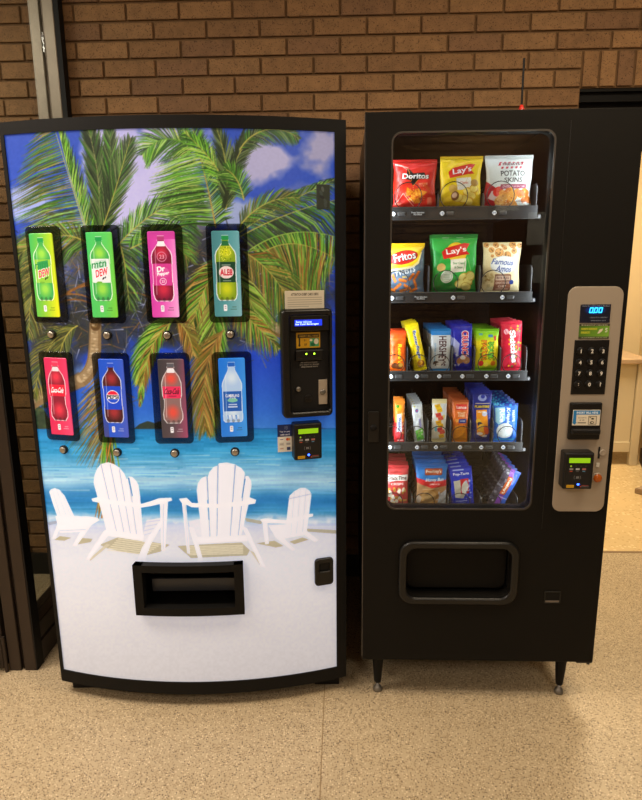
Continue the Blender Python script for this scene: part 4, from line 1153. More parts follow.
# ---- cashless reader (same model on both machines) ------------------------
def card_reader(parent, Mx):
    Mx = Mx @ Matrix.Diagonal((1, 1, 0.93, 1))
    w_, h_ = 0.043, 0.061
    bm = bmesh.new(); add_box(bm, -w_, w_, -0.042, 0.0, -h_, h_, 0.005, 2, M=Mx)
    rd = obj('card_reader', bm, MT['plastic'], parent)
    box('screen', -0.030, 0.031, -0.0432, -0.0415, 0.028, 0.044, MT['green_lcd'], rd, M=Mx)
    c = Cv(70, 66, 5, '#141314')
    for q, col in enumerate(('#a8e040', '#3a5a2a', '#3a5a2a', '#3a5a2a')): c.ell(12 + q * 14, 4, 2.6 if q == 0 else 1.4, 2.6 if q == 0 else 1.4, col)
    for q, (a, b) in enumerate((('#a8a4a0', '#c84a2a'), ('#d8d8dc', '#5a5a5e'), ('#c87a70', '#5a9ac8'))):
        c.rect(8 + q * 18, 10, 19 + q * 18, 15, a, .8); c.rect(9 + q * 18, 17, 17 + q * 18, 20, b, .8)
    c.ring(32, 36, 9, 1.2, '#8a8a8a', .8)
    c.a[int(24 * 5):int(31 * 5)] = hexc('#141314'); c.a[int(41 * 5):int(50 * 5)] = hexc('#141314')
    for q in range(3): c.ring(26 + q * 3, 36, 4, 1.3, '#b0b0b4', .8, 0, 50); c.ring(26 + q * 3, 36, 4, 1.3, '#b0b0b4', .8, 310, 360)
    c.rrect(3, 57, 25, 65, 1, '#c89a1a'); c.rect(5, 60, 23, 61.4, '#7a5a10')
    c.rect(46, 58, 66, 60, '#c85a5a', .6); c.rect(44, 61, 67, 63.5, '#d8d0d0', .35); c.ell(43, 62, 1.6, 1.6, '#d03030')
    flat_print('reader_face', c, -0.036, 0.036, -0.056, 0.022, -0.0428, MT['label'], rd, nx=110, M=Mx)
    bm = bmesh.new(); add_lathe(bm, [(0.0035, 0), (0.0035, 0.0008), (0.001, 0.0018)], (0.001, -0.0425, -0.0435), 'y', 12)
    for v in bm.verts: v.co = Mx @ v.co
    obj('status_light', bm, MT['blue_led'], rd)
    return rd
card_reader(bev, bowM(0.8405, 0.907, 0.002))
c = Cv(44, 78, 4, '#e0ddd4')
c.rect(0, 0, 44, 34, '#1c2c62')
for q in range(3): c.ring(19 + q * 2.5, 9, 4 + q, .9, '#b8c4e0', .8, 300, 360); c.ring(19 + q * 2.5, 9, 4 + q, .9, '#b8c4e0', .8, 0, 60)
c.text('Tap to pay', 22, 20, 5, '#e8ecf4', w=32, bold=.05); c.text('with card', 22, 28, 5, '#e8ecf4', w=28, bold=.05)
for q in range(3):
    c.rrect(5, 38 + q * 13, 19, 47 + q * 13, 1, ('#e8e4dc', '#c8c4bc', '#d8d4cc')[q]); c.rect(7, 41 + q * 13, 17, 43 + q * 13, ('#3a4a8a', '#8a8a8a', '#a86a4a')[q])
c.ell(29, 42, 4, 4, '#c8342a'); c.ell(34, 42, 4, 4, '#e08a2a', .85); c.rect(26, 52, 38, 58, '#a8a8a8'); c.rrect(27, 64, 38, 73, 1, '#2a3a6a')
flat_print('payment_sticker', c, -0.0225, 0.0225, -0.043, 0.043, 0, MT['label'], bev, nx=70, M=bowM(0.779, 0.912, 0.006))

# ================================================================== SNACK MACHINE
SW, SB, ST = 0.749, 0.154, 1.83
WX0, WX1, WZ0, WZ1 = 0.075, 0.514, 0.684, 1.776
snk = empty('snack_vending_machine', (0, 0, 0))
tag(snk, 'tall black glass-front snack vending machine with silver keypad panel, standing on legs', 'vending machine')
bm = bmesh.new()
add_box(bm, 0.006, 0.022, 0.056, 0.79, SB + 0.004, ST - 0.004)
add_box(bm, SW - 0.022, SW - 0.006, 0.056, 0.79, SB + 0.004, ST - 0.004)
add_box(bm, 0.022, SW - 0.022, 0.056, 0.79, ST - 0.022, ST - 0.004)
add_box(bm, 0.022, SW - 0.022, 0.056, 0.79, SB + 0.004, SB + 0.03)
add_box(bm, 0.022, SW - 0.022, 0.77, 0.79, SB + 0.03, ST - 0.022)
obj('cabinet', bm, MT['side'], snk)
bm = bmesh.new()
add_box(bm, 0.535, 0.545, 0.060, 0.765, 0.60, ST - 0.022)
add_box(bm, 0.022, 0.535, 0.755, 0.765, 0.60, ST - 0.022)
add_box(bm, 0.022, 0.027, 0.060, 0.765, 0.60, ST - 0.022)
add_box(bm, 0.027, 0.535, 0.060, 0.755, 0.55, 0.56)
obj('inner_lining', bm, MT['inside'], snk)
chx0, chx1, chz0, chz1 = 0.138, 0.464, 0.388, 0.556
door = plate('door', [(0, SB), (SW, SB), (SW, ST), (0, ST)],
             [rr_loop(WX0, WZ0, WX1, WZ1, 0.026), rr_loop(chx0 - 0.004, chz0 - 0.004, chx1 + 0.004, chz1 + 0.004, 0.034)],
             0.0, 0.05, MT['black'], snk, 0.003)
box('edge_trim', -0.0015, 0.0035, 0.004, 0.012, SB + 0.01, ST - 0.005, MT['edge'], door)
plate('window_trim', rr_loop(WX0 - 0.003, WZ0 - 0.003, WX1 + 0.003, WZ1 + 0.003, 0.028), [rr_loop(WX0 + 0.0015, WZ0 + 0.0015, WX1 - 0.0015, WZ1 - 0.0015, 0.0255)],
      -0.0015, 0.004, mat('window_gasket', '#3d3832', 0.4, metal=0.2), door)
plate('glass', rr_loop(WX0, WZ0, WX1, WZ1, 0.026), [], 0.014, 0.018, MT['glass'], door)
# faint vertical joint right of the window
box('door_seam', 0.553, 0.5545, -0.0008, 0.002, 0.62, 1.80, MT['side'], door)
# cabinet lamps
lt_ = box('light_tube', 0.050, 0.495, 0.062, 0.074, 1.788, 1.796, MT['lamp'], snk)
for (nm, x, z0_, z1_, pw) in (('cabinet_lamp', 0.046, 0.70, 1.76, 2.2), ('cabinet_lamp', 0.529, 0.70, 1.76, 1.5)):
    l = bpy.data.lights.new(nm, 'AREA'); l.shape = 'RECTANGLE'; l.size = 0.012; l.size_y = z1_ - z0_; l.energy = pw; l.color = (0.93, 0.96, 1.0)
    o = bpy.data.objects.new(nm, l); COL.objects.link(o); o.parent = snk
    o.location = (x, 0.062, (z0_ + z1_) / 2)
    d = Vector((0.27 - x, 0.13, 0)); o.rotation_euler = d.to_track_quat('-Z', 'Z').to_euler()
    # long side along z
    xx_ = d.normalized().cross(Vector((0, 0, 1))); 
    Mo = Matrix((xx_, Vector((0, 0, 1)), -d.normalized())).transposed().to_4x4(); Mo.translation = Vector(o.location)
    o.matrix_local = Mo
# delivery chute
rim = plate('chute_rim', rr_loop(0.114, 0.364, 0.488, 0.580, 0.045), [rr_loop(chx0, chz0, chx1, chz1, 0.032)], -0.016, 0.0, MT['plastic'], door, 0.006)
bm = bmesh.new()
add_box(bm, chx0 - 0.006, chx1 + 0.006, 0.060, 0.066, chz0 - 0.006, chz1 + 0.006)
add_box(bm, chx0 - 0.006, chx0, 0.03, 0.062, chz0 - 0.006, chz1 + 0.006); add_box(bm, chx1, chx1 + 0.006, 0.03, 0.062, chz0 - 0.006, chz1 + 0.006)
obj('chute_recess', bm, MT['matte'], rim)
plate('chute_flap', rr_loop(chx0 + 0.004, chz0 + 0.012, chx1 - 0.004, chz1 - 0.003, 0.026), [], 0.030, 0.036, MT['black'], rim, 0.002,
      M=Matrix.Translation((0, 0.0, 0)))
# latch recess and left lock
lt2 = plate('latch_frame', rr_loop(0.576, 0.366, 0.628, 0.408, 0.003), [rr_loop(0.580, 0.370, 0.624, 0.404, 0.002)], -0.003, 0.0, MT['plastic'], door, 0.0008)
box('latch', 0.580, 0.624, -0.0014, 0.0, 0.380, 0.404, MT['frame'], lt2); box('latch_lip', 0.580, 0.624, -0.0024, 0.0, 0.370, 0.376, MT['edge'], lt2)
lk2 = plate('lock_plate', rr_loop(0.014, 0.900, 0.046, 0.995, 0.004), [], -0.004, 0.0, MT['plastic'], door, 0.001)
bm = bmesh.new(); add_lathe(bm, [(0.010, 0), (0.010, 0.004), (0.006, 0.006)], (0.030, -0.003, 0.945), 'y', 20); obj('lock_cylinder', bm, MT['frame'], lk2, True)
# legs
for (x, y) in ((0.055, 0.055), (0.668, 0.055), (0.055, 0.72), (0.668, 0.72)):
    bm = bmesh.new()
    add_lathe(bm, [(0.021, SB + 0.004), (0.020, 0.14), (0.0125, 0.040), (0.0115, 0.034)], (x, y, 0), 'z', 20)
    lg = obj('leg', bm, MT['frame'], snk, True)
    bm = bmesh.new()
    add_lathe(bm, [(0.0065, 0.034), (0.0065, 0.020), (0.012, 0.016), (0.0155, 0.006), (0.0155, 0.0)], (x, y, 0), 'z', 20)
    obj('leveling_foot', bm, MT['dull'], lg, True)
bm = bmesh.new(); add_box(bm, 0.700, 0.752, 0.01, 0.045, SB - 0.012, SB - 0.001, 0.003, 1); add_lathe(bm, [(0.006, -0.016), (0.006, 0)], (0.742, 0.02, SB - 0.002), 'z', 12)
obj('bottom_hinge', bm, MT['plastic'], snk)
# antenna on top
bm = bmesh.new(); add_tube(bm, [(0.437, 0.07, ST + 0.012), (0.437, 0.07, ST + 0.145)], 0.0030, 8)
an = obj('antenna', bm, MT['plastic'], snk)
bm = bmesh.new(); add_lathe(bm, [(0.011, -0.004), (0.010, 0.010), (0.004, 0.026)], (0.437, 0.07, ST), 'z', 16); obj('antenna_base', bm, MT['red'], an, True)

# ---- silver control panel -------------------------------------------------
cp = plate('control_panel', rr_loop(0.579, 0.679, 0.735, 1.359, 0.026, 8), [], -0.0035, 0.0, MT['panel'], door, 0.001)
c = Cv(86, 53, 5, '#0c0b10')
c.text('ACCEPTS COINS AND $1 $5 BILLS', 43, 4.5, 3.6, '#6a6660', w=76)
def seg_digit(c, x, y, w_, h_, on='abcdef', col='#35c8ff'):
    S = {'a': ((0, 0), (1, 0)), 'b': ((1, 0), (1, .5)), 'c': ((1, .5), (1, 1)), 'd': ((0, 1), (1, 1)), 'e': ((0, .5), (0, 1)), 'f': ((0, 0), (0, .5)), 'g': ((0, .5), (1, .5))}
    for q in on:
        (a, b), (d, e) = S[q]
        X = lambda u, v: x + u * w_ - (v - .5) * 2.0
        c.line(X(a, b), y + b * h_, X(d, e), y + e * h_, 2.8, 2.8, col)
c.ell(42, 16.5, 22, 10, '#0b2a7a', .8, soft=.5)
for x in (27, 40, 53): seg_digit(c, x, 10, 8, 13)
c.ell(37, 24, 1.4, 1.4, '#35c8ff')
c.text('USE EXACT CHANGE ONLY', 54, 37.5, 3.6, '#5a564e', w=50); c.text('WHEN LIT', 53, 46, 3.6, '#5a564e', w=44)
pd = flat_print('price_display', c, 0.616, 0.702, 1.256, 1.309, -0.0052, MT['lcd'], cp, nx=110)
c = Cv(86, 43, 5, '#4a6a1c')
hgrad(c, [(0, '#3f5f1c'), (.5, '#5f8a24'), (1, '#7aa83a')])
c.rect(0, 0, 86, 6, '#33301c'); c.text('THIS MACHINE ACCEPTS CARDS AND BILLS', 43, 3.2, 3.4, '#c8c8a8', w=76, bold=.02)
c.rect(0, 36, 86, 43, '#3a3f22'); c.text('PLEASE REMAKE A SELECTION', 45, 39.5, 3.4, '#b0b890', w=72, bold=.02)
c.rect(5, 11, 52, 18, '#8a9a1c', .7); c.rect(5, 21, 32, 28, '#9aa81c', .7)
c.text('VERIFY CHOICE', 28, 14.5, 5, '#d0c83a', w=44, bold=.03); c.text('SELECT', 18, 24.5, 4.6, '#c8c03a', w=24, bold=.03)
c.poly([(52, 28), (58, 16), (67, 13), (66, 20), (58, 27)], '#d8ccb0'); c.text('5', 77, 18, 12, '#e0e4c8', bold=.02)
flat_print('instruction_label', c, 0.617, 0.703, 1.2105, 1.2535, -0.0052, MT['label'], cp, nx=110)
kp = plate('keypad', rr_loop(0.6075, 1.047, 0.706, 1.207, 0.001), [], -0.0055, 0.0, MT['plastic'], cp, 0.0005)
keys = ['1', '2', '3', '4', '5', '6', '7', '8', '9', ':', '0', '?']
for i, ch in enumerate(keys):
    kx = 0.625 + (i % 3) * 0.0315; kz = 1.1755 - (i // 3) * 0.0325
    bm = bmesh.new()
    add_lathe(bm, [(0.0115, 0), (0.0115, 0.003), (0.0100, 0.0062), (0.0070, 0.0070)], (kx, -0.0055, kz), 'y', 20, 0)
    V2, T2 = text_tris(ch, 0.03)
    hh = 0.0115 if ch not in ':' else 0.007
    vs = [bm.verts.new((kx + v[0] * hh, -0.0128, kz + v[1] * hh)) for v in V2]
    for t in T2:
        try: f = bm.faces.new([vs[q] for q in t]); f.material_index = 1
        except ValueError: pass
    obj('key', bm, [MT['plastic'], MT['white']], kp)
# bill acceptor
bm = bmesh.new()
add_box(bm, 0.606, 0.699, -0.016, -0.003, 0.911, 1.024, 0.004, 2)
add_box(bm, 0.611, 0.695, -0.030, -0.014, 0.930, 0.947, 0.004, 2)
ba = obj('bill_acceptor', bm, MT['plastic'], cp)
box('bill_slot', 0.616, 0.690, -0.0312, -0.029, 0.936, 0.940, MT['matte'], ba)
c = Cv(80, 46, 5, '#ddd4c0')
c.rect(2, 2, 78, 14, '#1f78b8'); c.rect(2, 2, 11, 40, '#1f78b8'); c.poly([(0, 36), (14, 36), (7, 44)], '#1f78b8')
c.text('INSERT BILL HERE', 42, 8, 6, '#eaf2f8', w=62, bold=.05)
c.text('ACCEPTS', 28, 23, 4, '#5a564e', w=24); c.text('$1 $5', 28, 30, 4, '#3a362e', w=14, bold=.03); c.rect(16, 36, 40, 39, '#5a564e', .8)
c.rrect(46, 18, 70, 43, 1, '#3a362e'); c.rrect(47.5, 19.5, 68.5, 41.5, 1, '#d4cab4'); c.ell(58, 26, 4, 2.6, '#3a362e'); c.ell(57, 37, 6, 4, '#4a463e'); c.ell(58, 37, 3, 2, '#d4cab4'); c.rect(49, 21, 54, 23.5, '#4a463e')
flat_print('bill_sticker', c, 0.614, 0.6945, 0.955, 1.003, -0.0168, MT['label'], ba, nx=110)
# card reader, coin slot, small label, reject button
card_reader(cp, Matrix.Translation((0.634, -0.003, 0.823)))
bm = bmesh.new(); add_lathe(bm, [(0.0100, 0), (0.0100, 0.004), (0.0085, 0.006), (0.006, 0.005)], (0.716, -0.003, 0.868), 'y', 24)
cs = obj('coin_mechanism', bm, MT['panel'], cp, True)
box('coin_slot', 0.703, 0.7075, -0.0065, -0.003, 0.850, 0.886, MT['matte'], cs)
bm = bmesh.new(); add_box(bm, 0.700, 0.710, -0.0055, -0.003, 0.822, 0.836, 0.0008, 1); obj('coin_return_label', bm, MT['white'], cp)
bm = bmesh.new(); add_lathe(bm, [(0.0165, 0), (0.0165, 0.004), (0.0145, 0.007), (0.0130, 0.006)], (0.706, -0.003, 0.789), 'y', 24)
rb_ = obj('reject_button', bm, MT['panel'], cp, True)
bm = bmesh.new(); add_lathe(bm, [(0.0128, 0.003), (0.0128, 0.008), (0.009, 0.011), (0.003, 0.012)], (0.706, -0.003, 0.789), 'y', 24); obj('button_lens', bm, MT['orange'], rb_, True)

# ---- trays, coils, dividers, tags -----------------------------------------
TY = 0.10           # front of every tray
TRX0, TRX1 = 0.034, 0.505
rows = [dict(top=1.590, bot=1.552, cols=[0.131, 0.265, 0.400], r=0.040, tags=[0.087, 0.230, 0.382], div=[0.2205, 0.353], pitch=[.052] * 3),
        dict(top=1.342, bot=1.310, cols=[0.102, 0.249, 0.391], r=0.037, tags=[0.087, 0.271, 0.418], div=[0.199, 0.352], pitch=[.052] * 3),
        dict(top=1.101, bot=1.069, cols=[0.100, 0.174, 0.239, 0.313, 0.387, 0.461], r=0.030, tags=[0.088, 0.168, 0.237, 0.308, 0.382, 0.449], div=[0.139, 0.2075, 0.278, 0.3465, 0.4255], pitch=[.034] * 6),
        dict(top=0.871, bot=0.840, cols=[0.094, 0.171, 0.243, 0.316, 0.386, 0.459], r=0.030, tags=[0.088, 0.174, 0.234, 0.310, 0.377, 0.446], div=[0.138, 0.209, 0.281, 0.343, 0.4145], pitch=[.034] * 6),
        dict(top=0.640, bot=0.610, cols=[0.100, 0.203, 0.319, 0.419], r=0.033, tags=[0.100, 0.203, 0.319, 0.419], div=[0.164, 0.2825, 0.388], pitch=[.042, .045, .036, .036])]
nums = [['10', '12', '14'], ['20', '22', '24'], ['30', '31', '32', '33', '34', '35'], ['40', '41', '42', '43', '44', '45'], ['50', '52', '54', '55']]
def coil_pts(cx, cz, r, n, pitch, y0):
    pts = []; S = 24
    for k in range(n):
        for i in range(S + 1):
            a = -90 + 12 + 336 * i / S
            pts.append((cx + r * math.cos(R(a)), y0 + k * pitch, cz + r * math.sin(R(a))))
        if k < n - 1:
            for i in range(1, 4):
                a = -90 - 12 + 24 * i / 4
                pts.append((cx + r * math.cos(R(a)), y0 + (k + i / 4) * pitch, cz + r * math.sin(R(a))))
    return pts
for ri, rw in enumerate(rows):
    f0 = rw['top'] - 0.012       # tray floor
    bm = bmesh.new()
    add_box(bm, TRX0, TRX1, TY, 0.60, f0 - 0.006, f0)
    add_box(bm, TRX0, TRX1 + 0.003, TY - 0.004, TY + 0.001, rw['bot'], rw['top'], 0.0015, 1)
    add_box(bm, TRX0, TRX1 + 0.003, TY - 0.006, TY - 0.003, rw['bot'] + 0.001, rw['bot'] + 0.004)
    add_box(bm, TRX0, TRX1 + 0.003, TY - 0.006, TY - 0.003, rw['top'] - 0.004, rw['top'] - 0.001)
    tray = obj('tray', bm, MT['tray'], snk)
    wide = len(rw['cols']) < 6
    dh = (0.075, 0.090, 0.085, 0.082, 0.055)[ri]
    for dx in rw['div'] + [TRX1]:
        last = dx == TRX1
        if ri == 0 and not last: hh = 0.05
        else: hh = dh
        lp_ = [(TY + 0.004, f0), (0.60, f0), (0.60, f0 + hh), (TY + 0.022, f0 + hh)] + [(TY + 0.022 - 0.018 * math.sin(R(a)), f0 + hh - 0.018 * (1 - math.cos(R(a)))) for a in (30, 60, 90)]
        bm = bmesh.new()
        A = [bm.verts.new((dx - 0.0012, y, z)) for y, z in lp_]; B = [bm.verts.new((dx + 0.0012, y, z)) for y, z in lp_]
        bm.faces.new(A); bm.faces.new(B[::-1])
        for k in range(len(lp_)): bm.faces.new((A[k], A[(k + 1) % len(lp_)], B[(k + 1) % len(lp_)], B[k]))
        obj('divider', bm, MT['divider'], tray)
    for ci, cx in enumerate(rw['cols']):
        bm = bmesh.new()
        add_tube(bm, coil_pts(cx, f0 + rw['r'] + 0.0016, rw['r'], 9 if wide else 12, rw['pitch'][ci], TY + 0.006), 0.0014, 5)
        obj('coil', bm, MT['wire'], tray, True)
    for ci, tx in enumerate(rw['tags']):
        zc = (rw['top'] + rw['bot']) / 2 - 0.001
        c = Cv(10, 10, 9, '#2c2d2e'); c.ell(5, 5, 4.9, 4.9, '#e8eef4'); c.text(nums[ri][ci], 5, 5, 4.6, '#1f4f9c', w=6.2, bold=.06)
        def tpos(U, V, tx=tx, zc=zc):
            X = (U - .5) * 2; Z = (.5 - V) * 2
            x = X * np.sqrt(1 - Z * Z / 2); z = Z * np.sqrt(1 - X * X / 2)
            e = np.hypot(x, z)
            return np.stack([tx + x * 0.0068, TY - 0.0068 + np.where(e > .97, .002, 0), zc + z * 0.0068], -1)
        grid_sheet('selection_tag', 22, 22, tpos, cv_colors(c, 22, 22), MT['label'], tray)
        bm = bmesh.new(); add_box(bm, tx + 0.012, tx + 0.036, TY - 0.007, TY - 0.003, zc - 0.006, zc + 0.006, 0.003, 2)
        obj('price_window', bm, MT['divider'], tray)
    if ri < 2:
        tx = 0.140 if ri == 0 else 0.155
        c = Cv(36, 12, 6, '#1c1c1e'); c.text('Press Selection', 18, 3.4, 4, '#c8ccd0', w=32, bold=.04); c.text('For Price', 18, 8.6, 4, '#c8ccd0', w=20, bold=.04)
        flat_print('rail_label', c, tx - .002, tx + 0.040, zc - 0.006, zc + 0.007, TY - 0.0068, MT['label'], tray, nx=80)
    bm = bmesh.new(); add_box(bm, TRX1 + 0.003, TRX1 + 0.013, TY - 0.004, TY + 0.012, rw['bot'], rw['bot'] + 0.012, 0.002, 1)
    obj('tray_latch', bm, MT['divider'], tray)

# ================================================================== SNACKS
def pack_mesh(c, W, H, T, sv, seed, nx, taper=0.05, lean=0.0):
    """front of a filled film pouch (with a plain back), seals as separate strips"""
    rs = np.random.RandomState(seed); ph = rs.rand(8) * 6.28
    def shape(U, V, back=False):
        v = np.clip((V - sv) / (1 - 2 * sv), 0, 1)
        pin = 1 - taper * np.sin(np.pi * v) ** 0.8
        x = (U - .5) * W * pin
        z = H * (1 - V)
        e = 1 - np.abs(2 * U - 1) ** 2.6
        th = T / 2 * np.sin(np.pi * v) ** 0.5 * np.clip(e, 0, 1) ** 0.6
        wr = 0.05 * T * np.sin(9 * U + ph[0] + 5 * V) * np.sin(7 * V + ph[1]) + 0.035 * T * np.sin(23 * U + ph[2]) * np.exp(-np.minimum(v, 1 - v) * 9) + 0.03 * T * np.sin(31 * V + 11 * U + ph[3])
        th = th + wr * np.clip(e, 0, 1) * np.clip(v * (1 - v) * 12, 0, 1)
        y = -th if not back else th
        y = y + lean * z + 0.0015 * np.sin(2.2 * V * np.pi + ph[4]) * (W > 0.05)
        x = x + 0.010 * W * np.sin(5 * V * 2 + ph[5])
        return np.stack([x, y, z], -1)
    ny = max(12, int(nx * H / W * (1 - 2 * sv)))
    U, V = np.meshgrid(np.linspace(0, 1, nx), np.linspace(sv, 1 - sv, ny))
    F_ = shape(U, V); 
    bx, by = 12, 16
    Ub, Vb = np.meshgrid(np.linspace(0, 1, bx), np.linspace(sv, 1 - sv, by)); B_ = shape(Ub, Vb, True)
    P = np.concatenate([F_.reshape(-1, 3), B_.reshape(-1, 3)])
    i = np.arange(nx * ny).reshape(ny, nx)
    Fq = np.stack([i[1:, :-1], i[1:, 1:], i[:-1, 1:], i[:-1, :-1]], -1).reshape(-1, 4)
    j = np.arange(bx * by).reshape(by, bx) + nx * ny
    Fb = np.stack([j[:-1, :-1], j[:-1, 1:], j[1:, 1:], j[1:, :-1]], -1).reshape(-1, 4)
    Fa = np.concatenate([Fq, Fb])
    cf = np.clip(c.sample(U * c.W, V * c.H), 0, 1).reshape(-1, 3); cb = np.clip(c.sample((1 - Ub) * c.W * .02 + .3, Vb * c.H), 0, 1).reshape(-1, 3)
    def mk(nm, P, Fa, cc):
        me = bpy.data.meshes.new(nm)
        me.vertices.add(len(P)); me.vertices.foreach_set('co', P.astype(np.float32).ravel())
        me.loops.add(Fa.size); me.loops.foreach_set('vertex_index', Fa.ravel().astype(np.int32))
        me.polygons.add(len(Fa)); me.polygons.foreach_set('loop_start', np.arange(0, Fa.size, 4, dtype=np.int32))
        me.polygons.foreach_set('use_smooth', np.full(len(Fa), True))
        me.update(); me.validate()
        ca = me.color_attributes.new('print', 'FLOAT_COLOR', 'POINT')
        c4 = np.ones((len(P), 4), dtype=np.float32); c4[:, :3] = lin(cc); ca.data.foreach_set('color', c4.ravel())
        me.materials.append(MT['pack'])
        return me
    body = mk('pack', P, Fa, np.concatenate([cf, cb]))
    seals = []
    for a, b in ((0, sv), (1 - sv, 1)):
        n2 = 9
        Us, Vs = np.meshgrid(np.linspace(0, 1, nx), np.linspace(a, b, n2))
        S_ = shape(Us, Vs)
        S_[..., 1] = lean * S_[..., 2] + 0.0015 * np.sin(2.2 * Vs * np.pi + ph[4]) * (W > 0.05) + 0.0007 * ((np.arange(n2) % 2) * 2 - 1)[:, None] + 0.002 * np.sin(6 * Us + ph[6]) * (abs(Vs - (0 if a == 0 else 1)) / sv) * 0
        Sb = S_.copy(); Sb[..., 1] += 0.0012
        k = np.arange(nx * n2).reshape(n2, nx); f1 = np.stack([k[1:, :-1], k[1:, 1:], k[:-1, 1:], k[:-1, :-1]], -1).reshape(-1, 4); f2 = f1[:, ::-1] + nx * n2
        cs_ = np.clip(c.sample(Us * c.W, Vs * c.H), 0, 1).reshape(-1, 3)
        seals.append(mk('seal', np.concatenate([S_.reshape(-1, 3), Sb.reshape(-1, 3)]), np.concatenate([f1, f2]), np.concatenate([cs_, cs_])))
    return body, seals

def blobs(c, n, x0, y0, x1, y1, r0, r1, cols, al=1.0, asp=0.6):
    for _ in range(n):
        r_ = rng.uniform(r0, r1)
        c.ell(rng.uniform(x0, x1), rng.uniform(y0, y1), r_, r_ * rng.uniform(asp, 1), rng.choice(cols), al, rot=rng.uniform(0, 180))

def art_nacho(c):      # 135 x 143
    c.vgrad(0, 0, 135, 143, [(0, '#b81c18'), (20, '#d8241c'), (90, '#e0301c'), (143, '#c81c18')])
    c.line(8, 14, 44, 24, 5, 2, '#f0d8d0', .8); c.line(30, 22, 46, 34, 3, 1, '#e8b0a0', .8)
    c.poly([(42, 24), (60, 40), (95, 38), (102, 52), (78, 58), (62, 76), (52, 60), (36, 56)], '#1c1412')
    c.line(42, 24, 56, 62, 1.6, 1.6, '#e88a20'); c.line(62, 76, 80, 56, 2, 1, '#e8901c')
    c.text('Doritos', 68, 48, 17, '#1a1010', w=88, bold=.09); c.text('Doritos', 68, 48, 15, '#f4f0ea', w=84, bold=.045)
    c.text('NACHO CHEESE', 94, 70, 5, '#f0c8a0', w=28, bold=.04); c.text('FLAVORED', 92, 76, 4, '#f0c8a0', w=22)
    for (x, y, s_, a) in ((50, 94, 22, 0), (70, 98, 20, 20), (88, 96, 22, -20), (60, 112, 20, 40), (76, 118, 16, 10)):
        P = [(x + s_ * math.cos(R(a + q)), y + s_ * .8 * math.sin(R(a + q))) for q in (10, 130, 250)]
        c.poly(P, '#c85a10'); c.poly([(x + (u - x) * .86, y + (v - y) * .86) for u, v in P], '#ee9020')
    blobs(c, 60, 40, 80, 100, 124, .8, 2.0, ['#f8b43c', '#b84a10', '#ffd070'], .8)
    c.poly([(90, 70), (116, 96), (116, 82), (100, 66)], '#d8601c', .6)
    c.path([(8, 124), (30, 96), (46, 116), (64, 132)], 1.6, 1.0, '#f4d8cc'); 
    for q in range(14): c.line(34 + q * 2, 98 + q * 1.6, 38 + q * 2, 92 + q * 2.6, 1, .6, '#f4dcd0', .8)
    c.text('NACHO', 16, 126, 5, '#f0b890', w=18, bold=.03); c.text('NET WT 1 OZ', 20, 136, 4.5, '#f4d0b8', w=28, bold=.03); c.rrect(106, 108, 120, 128, 2, '#e88a6a', .7)
def lays(c, W, H, base, dark, tint, cls):
    c.vgrad(0, 0, W, H, [(0, dark), (14, base), (H * .6, base), (H, dark)])
    c.rect(30, 9, 50, 11.5, tint, .8); c.rect(72, 9, 92, 11.5, tint, .8)
    c.ell(W * .53, H * .30, 31, 29, '#f4c41c'); c.ell(W * .53, H * .30, 27, 25, '#f8d43a')
    P = [(26, 44), (40, 34), (96, 22), (112, 24), (100, 40), (112, 50), (88, 52), (44, 60), (30, 62)]
    P = [(x * W / 135, y * H / 150) for x, y in P]
    c.poly(P, '#d8201c'); c.text("Lay's", W * .52, H * .28, 21, '#ffffff', w=62, bold=.03, rot=-9)
    c.poly([(W * .38, H * .42), (W * .74, H * .40), (W * .75, H * .62), (W * .40, H * .64)], '#f2f0e2')
    if cls: c.text('Classic', W * .57, H * .50, 7, '#c8402a', w=26, bold=.02)
    else:
        c.text('Sour Cream', W * .57, H * .48, 7, '#2a7a3a', w=36, bold=.03); c.text('& Onion', W * .57, H * .55, 7, '#2a7a3a', w=26, bold=.03)
def art_classic(c):
    lays(c, 135, 150, '#f0d016', '#d8b40c', '#9a8a2a', True)
    for x, y in ((86, 100), (104, 112), (76, 120), (96, 128), (60, 118), (110, 92)): c.ell(x, y, 15, 11, '#d8a820', rot=rng.uniform(-40, 40)); c.ell(x, y, 13, 9.4, '#f6e070', rot=rng.uniform(-40, 40))
    c.ell(40, 92, 14, 12, '#d8b050'); c.ell(48, 112, 13, 13, '#7a4a22'); c.ell(46, 110, 8, 8, '#e8c8b0', .9); c.ell(112, 76, 13, 10, '#b8903a')
    for q in range(3): c.rect(16 + q * 14, 138, 24 + q * 14, 140, '#8a7a1a', .7)
    c.rect(80, 138, 118, 140, '#8a7a1a', .6); c.ring(56, 48, 36, 1, '#d0a810', .5)
def art_sco(c):
    lays(c, 135, 178, '#2cae44', '#15803a', '#bfe8c0', False)
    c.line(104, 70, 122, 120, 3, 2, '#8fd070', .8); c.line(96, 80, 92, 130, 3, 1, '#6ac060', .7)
    c.ell(44, 126, 19, 19, '#e8f0e4'); c.ring(44, 126, 15, 1.4, '#8ac09a'); 
    for q in range(4): c.rect(34, 118 + q * 5, 54, 119.4 + q * 5, '#7ab08a', .8)
    for x, y in ((96, 128), (110, 140), (86, 148), (104, 156), (118, 124)): c.ell(x, y, 16, 13, '#c8b048', rot=rng.uniform(-40, 40)); c.ell(x, y, 14, 11, '#f0e890', rot=rng.uniform(-40, 40))
    c.ell(24, 98, 13, 12, '#d8b86a'); c.ell(44, 160, 30, 12, '#178a3a'); c.rect(20, 166, 60, 168, '#a8d8b0', .6)
    c.poly([(0, 40), (24, 60), (10, 100), (0, 110)], '#1a8a3a', .6)
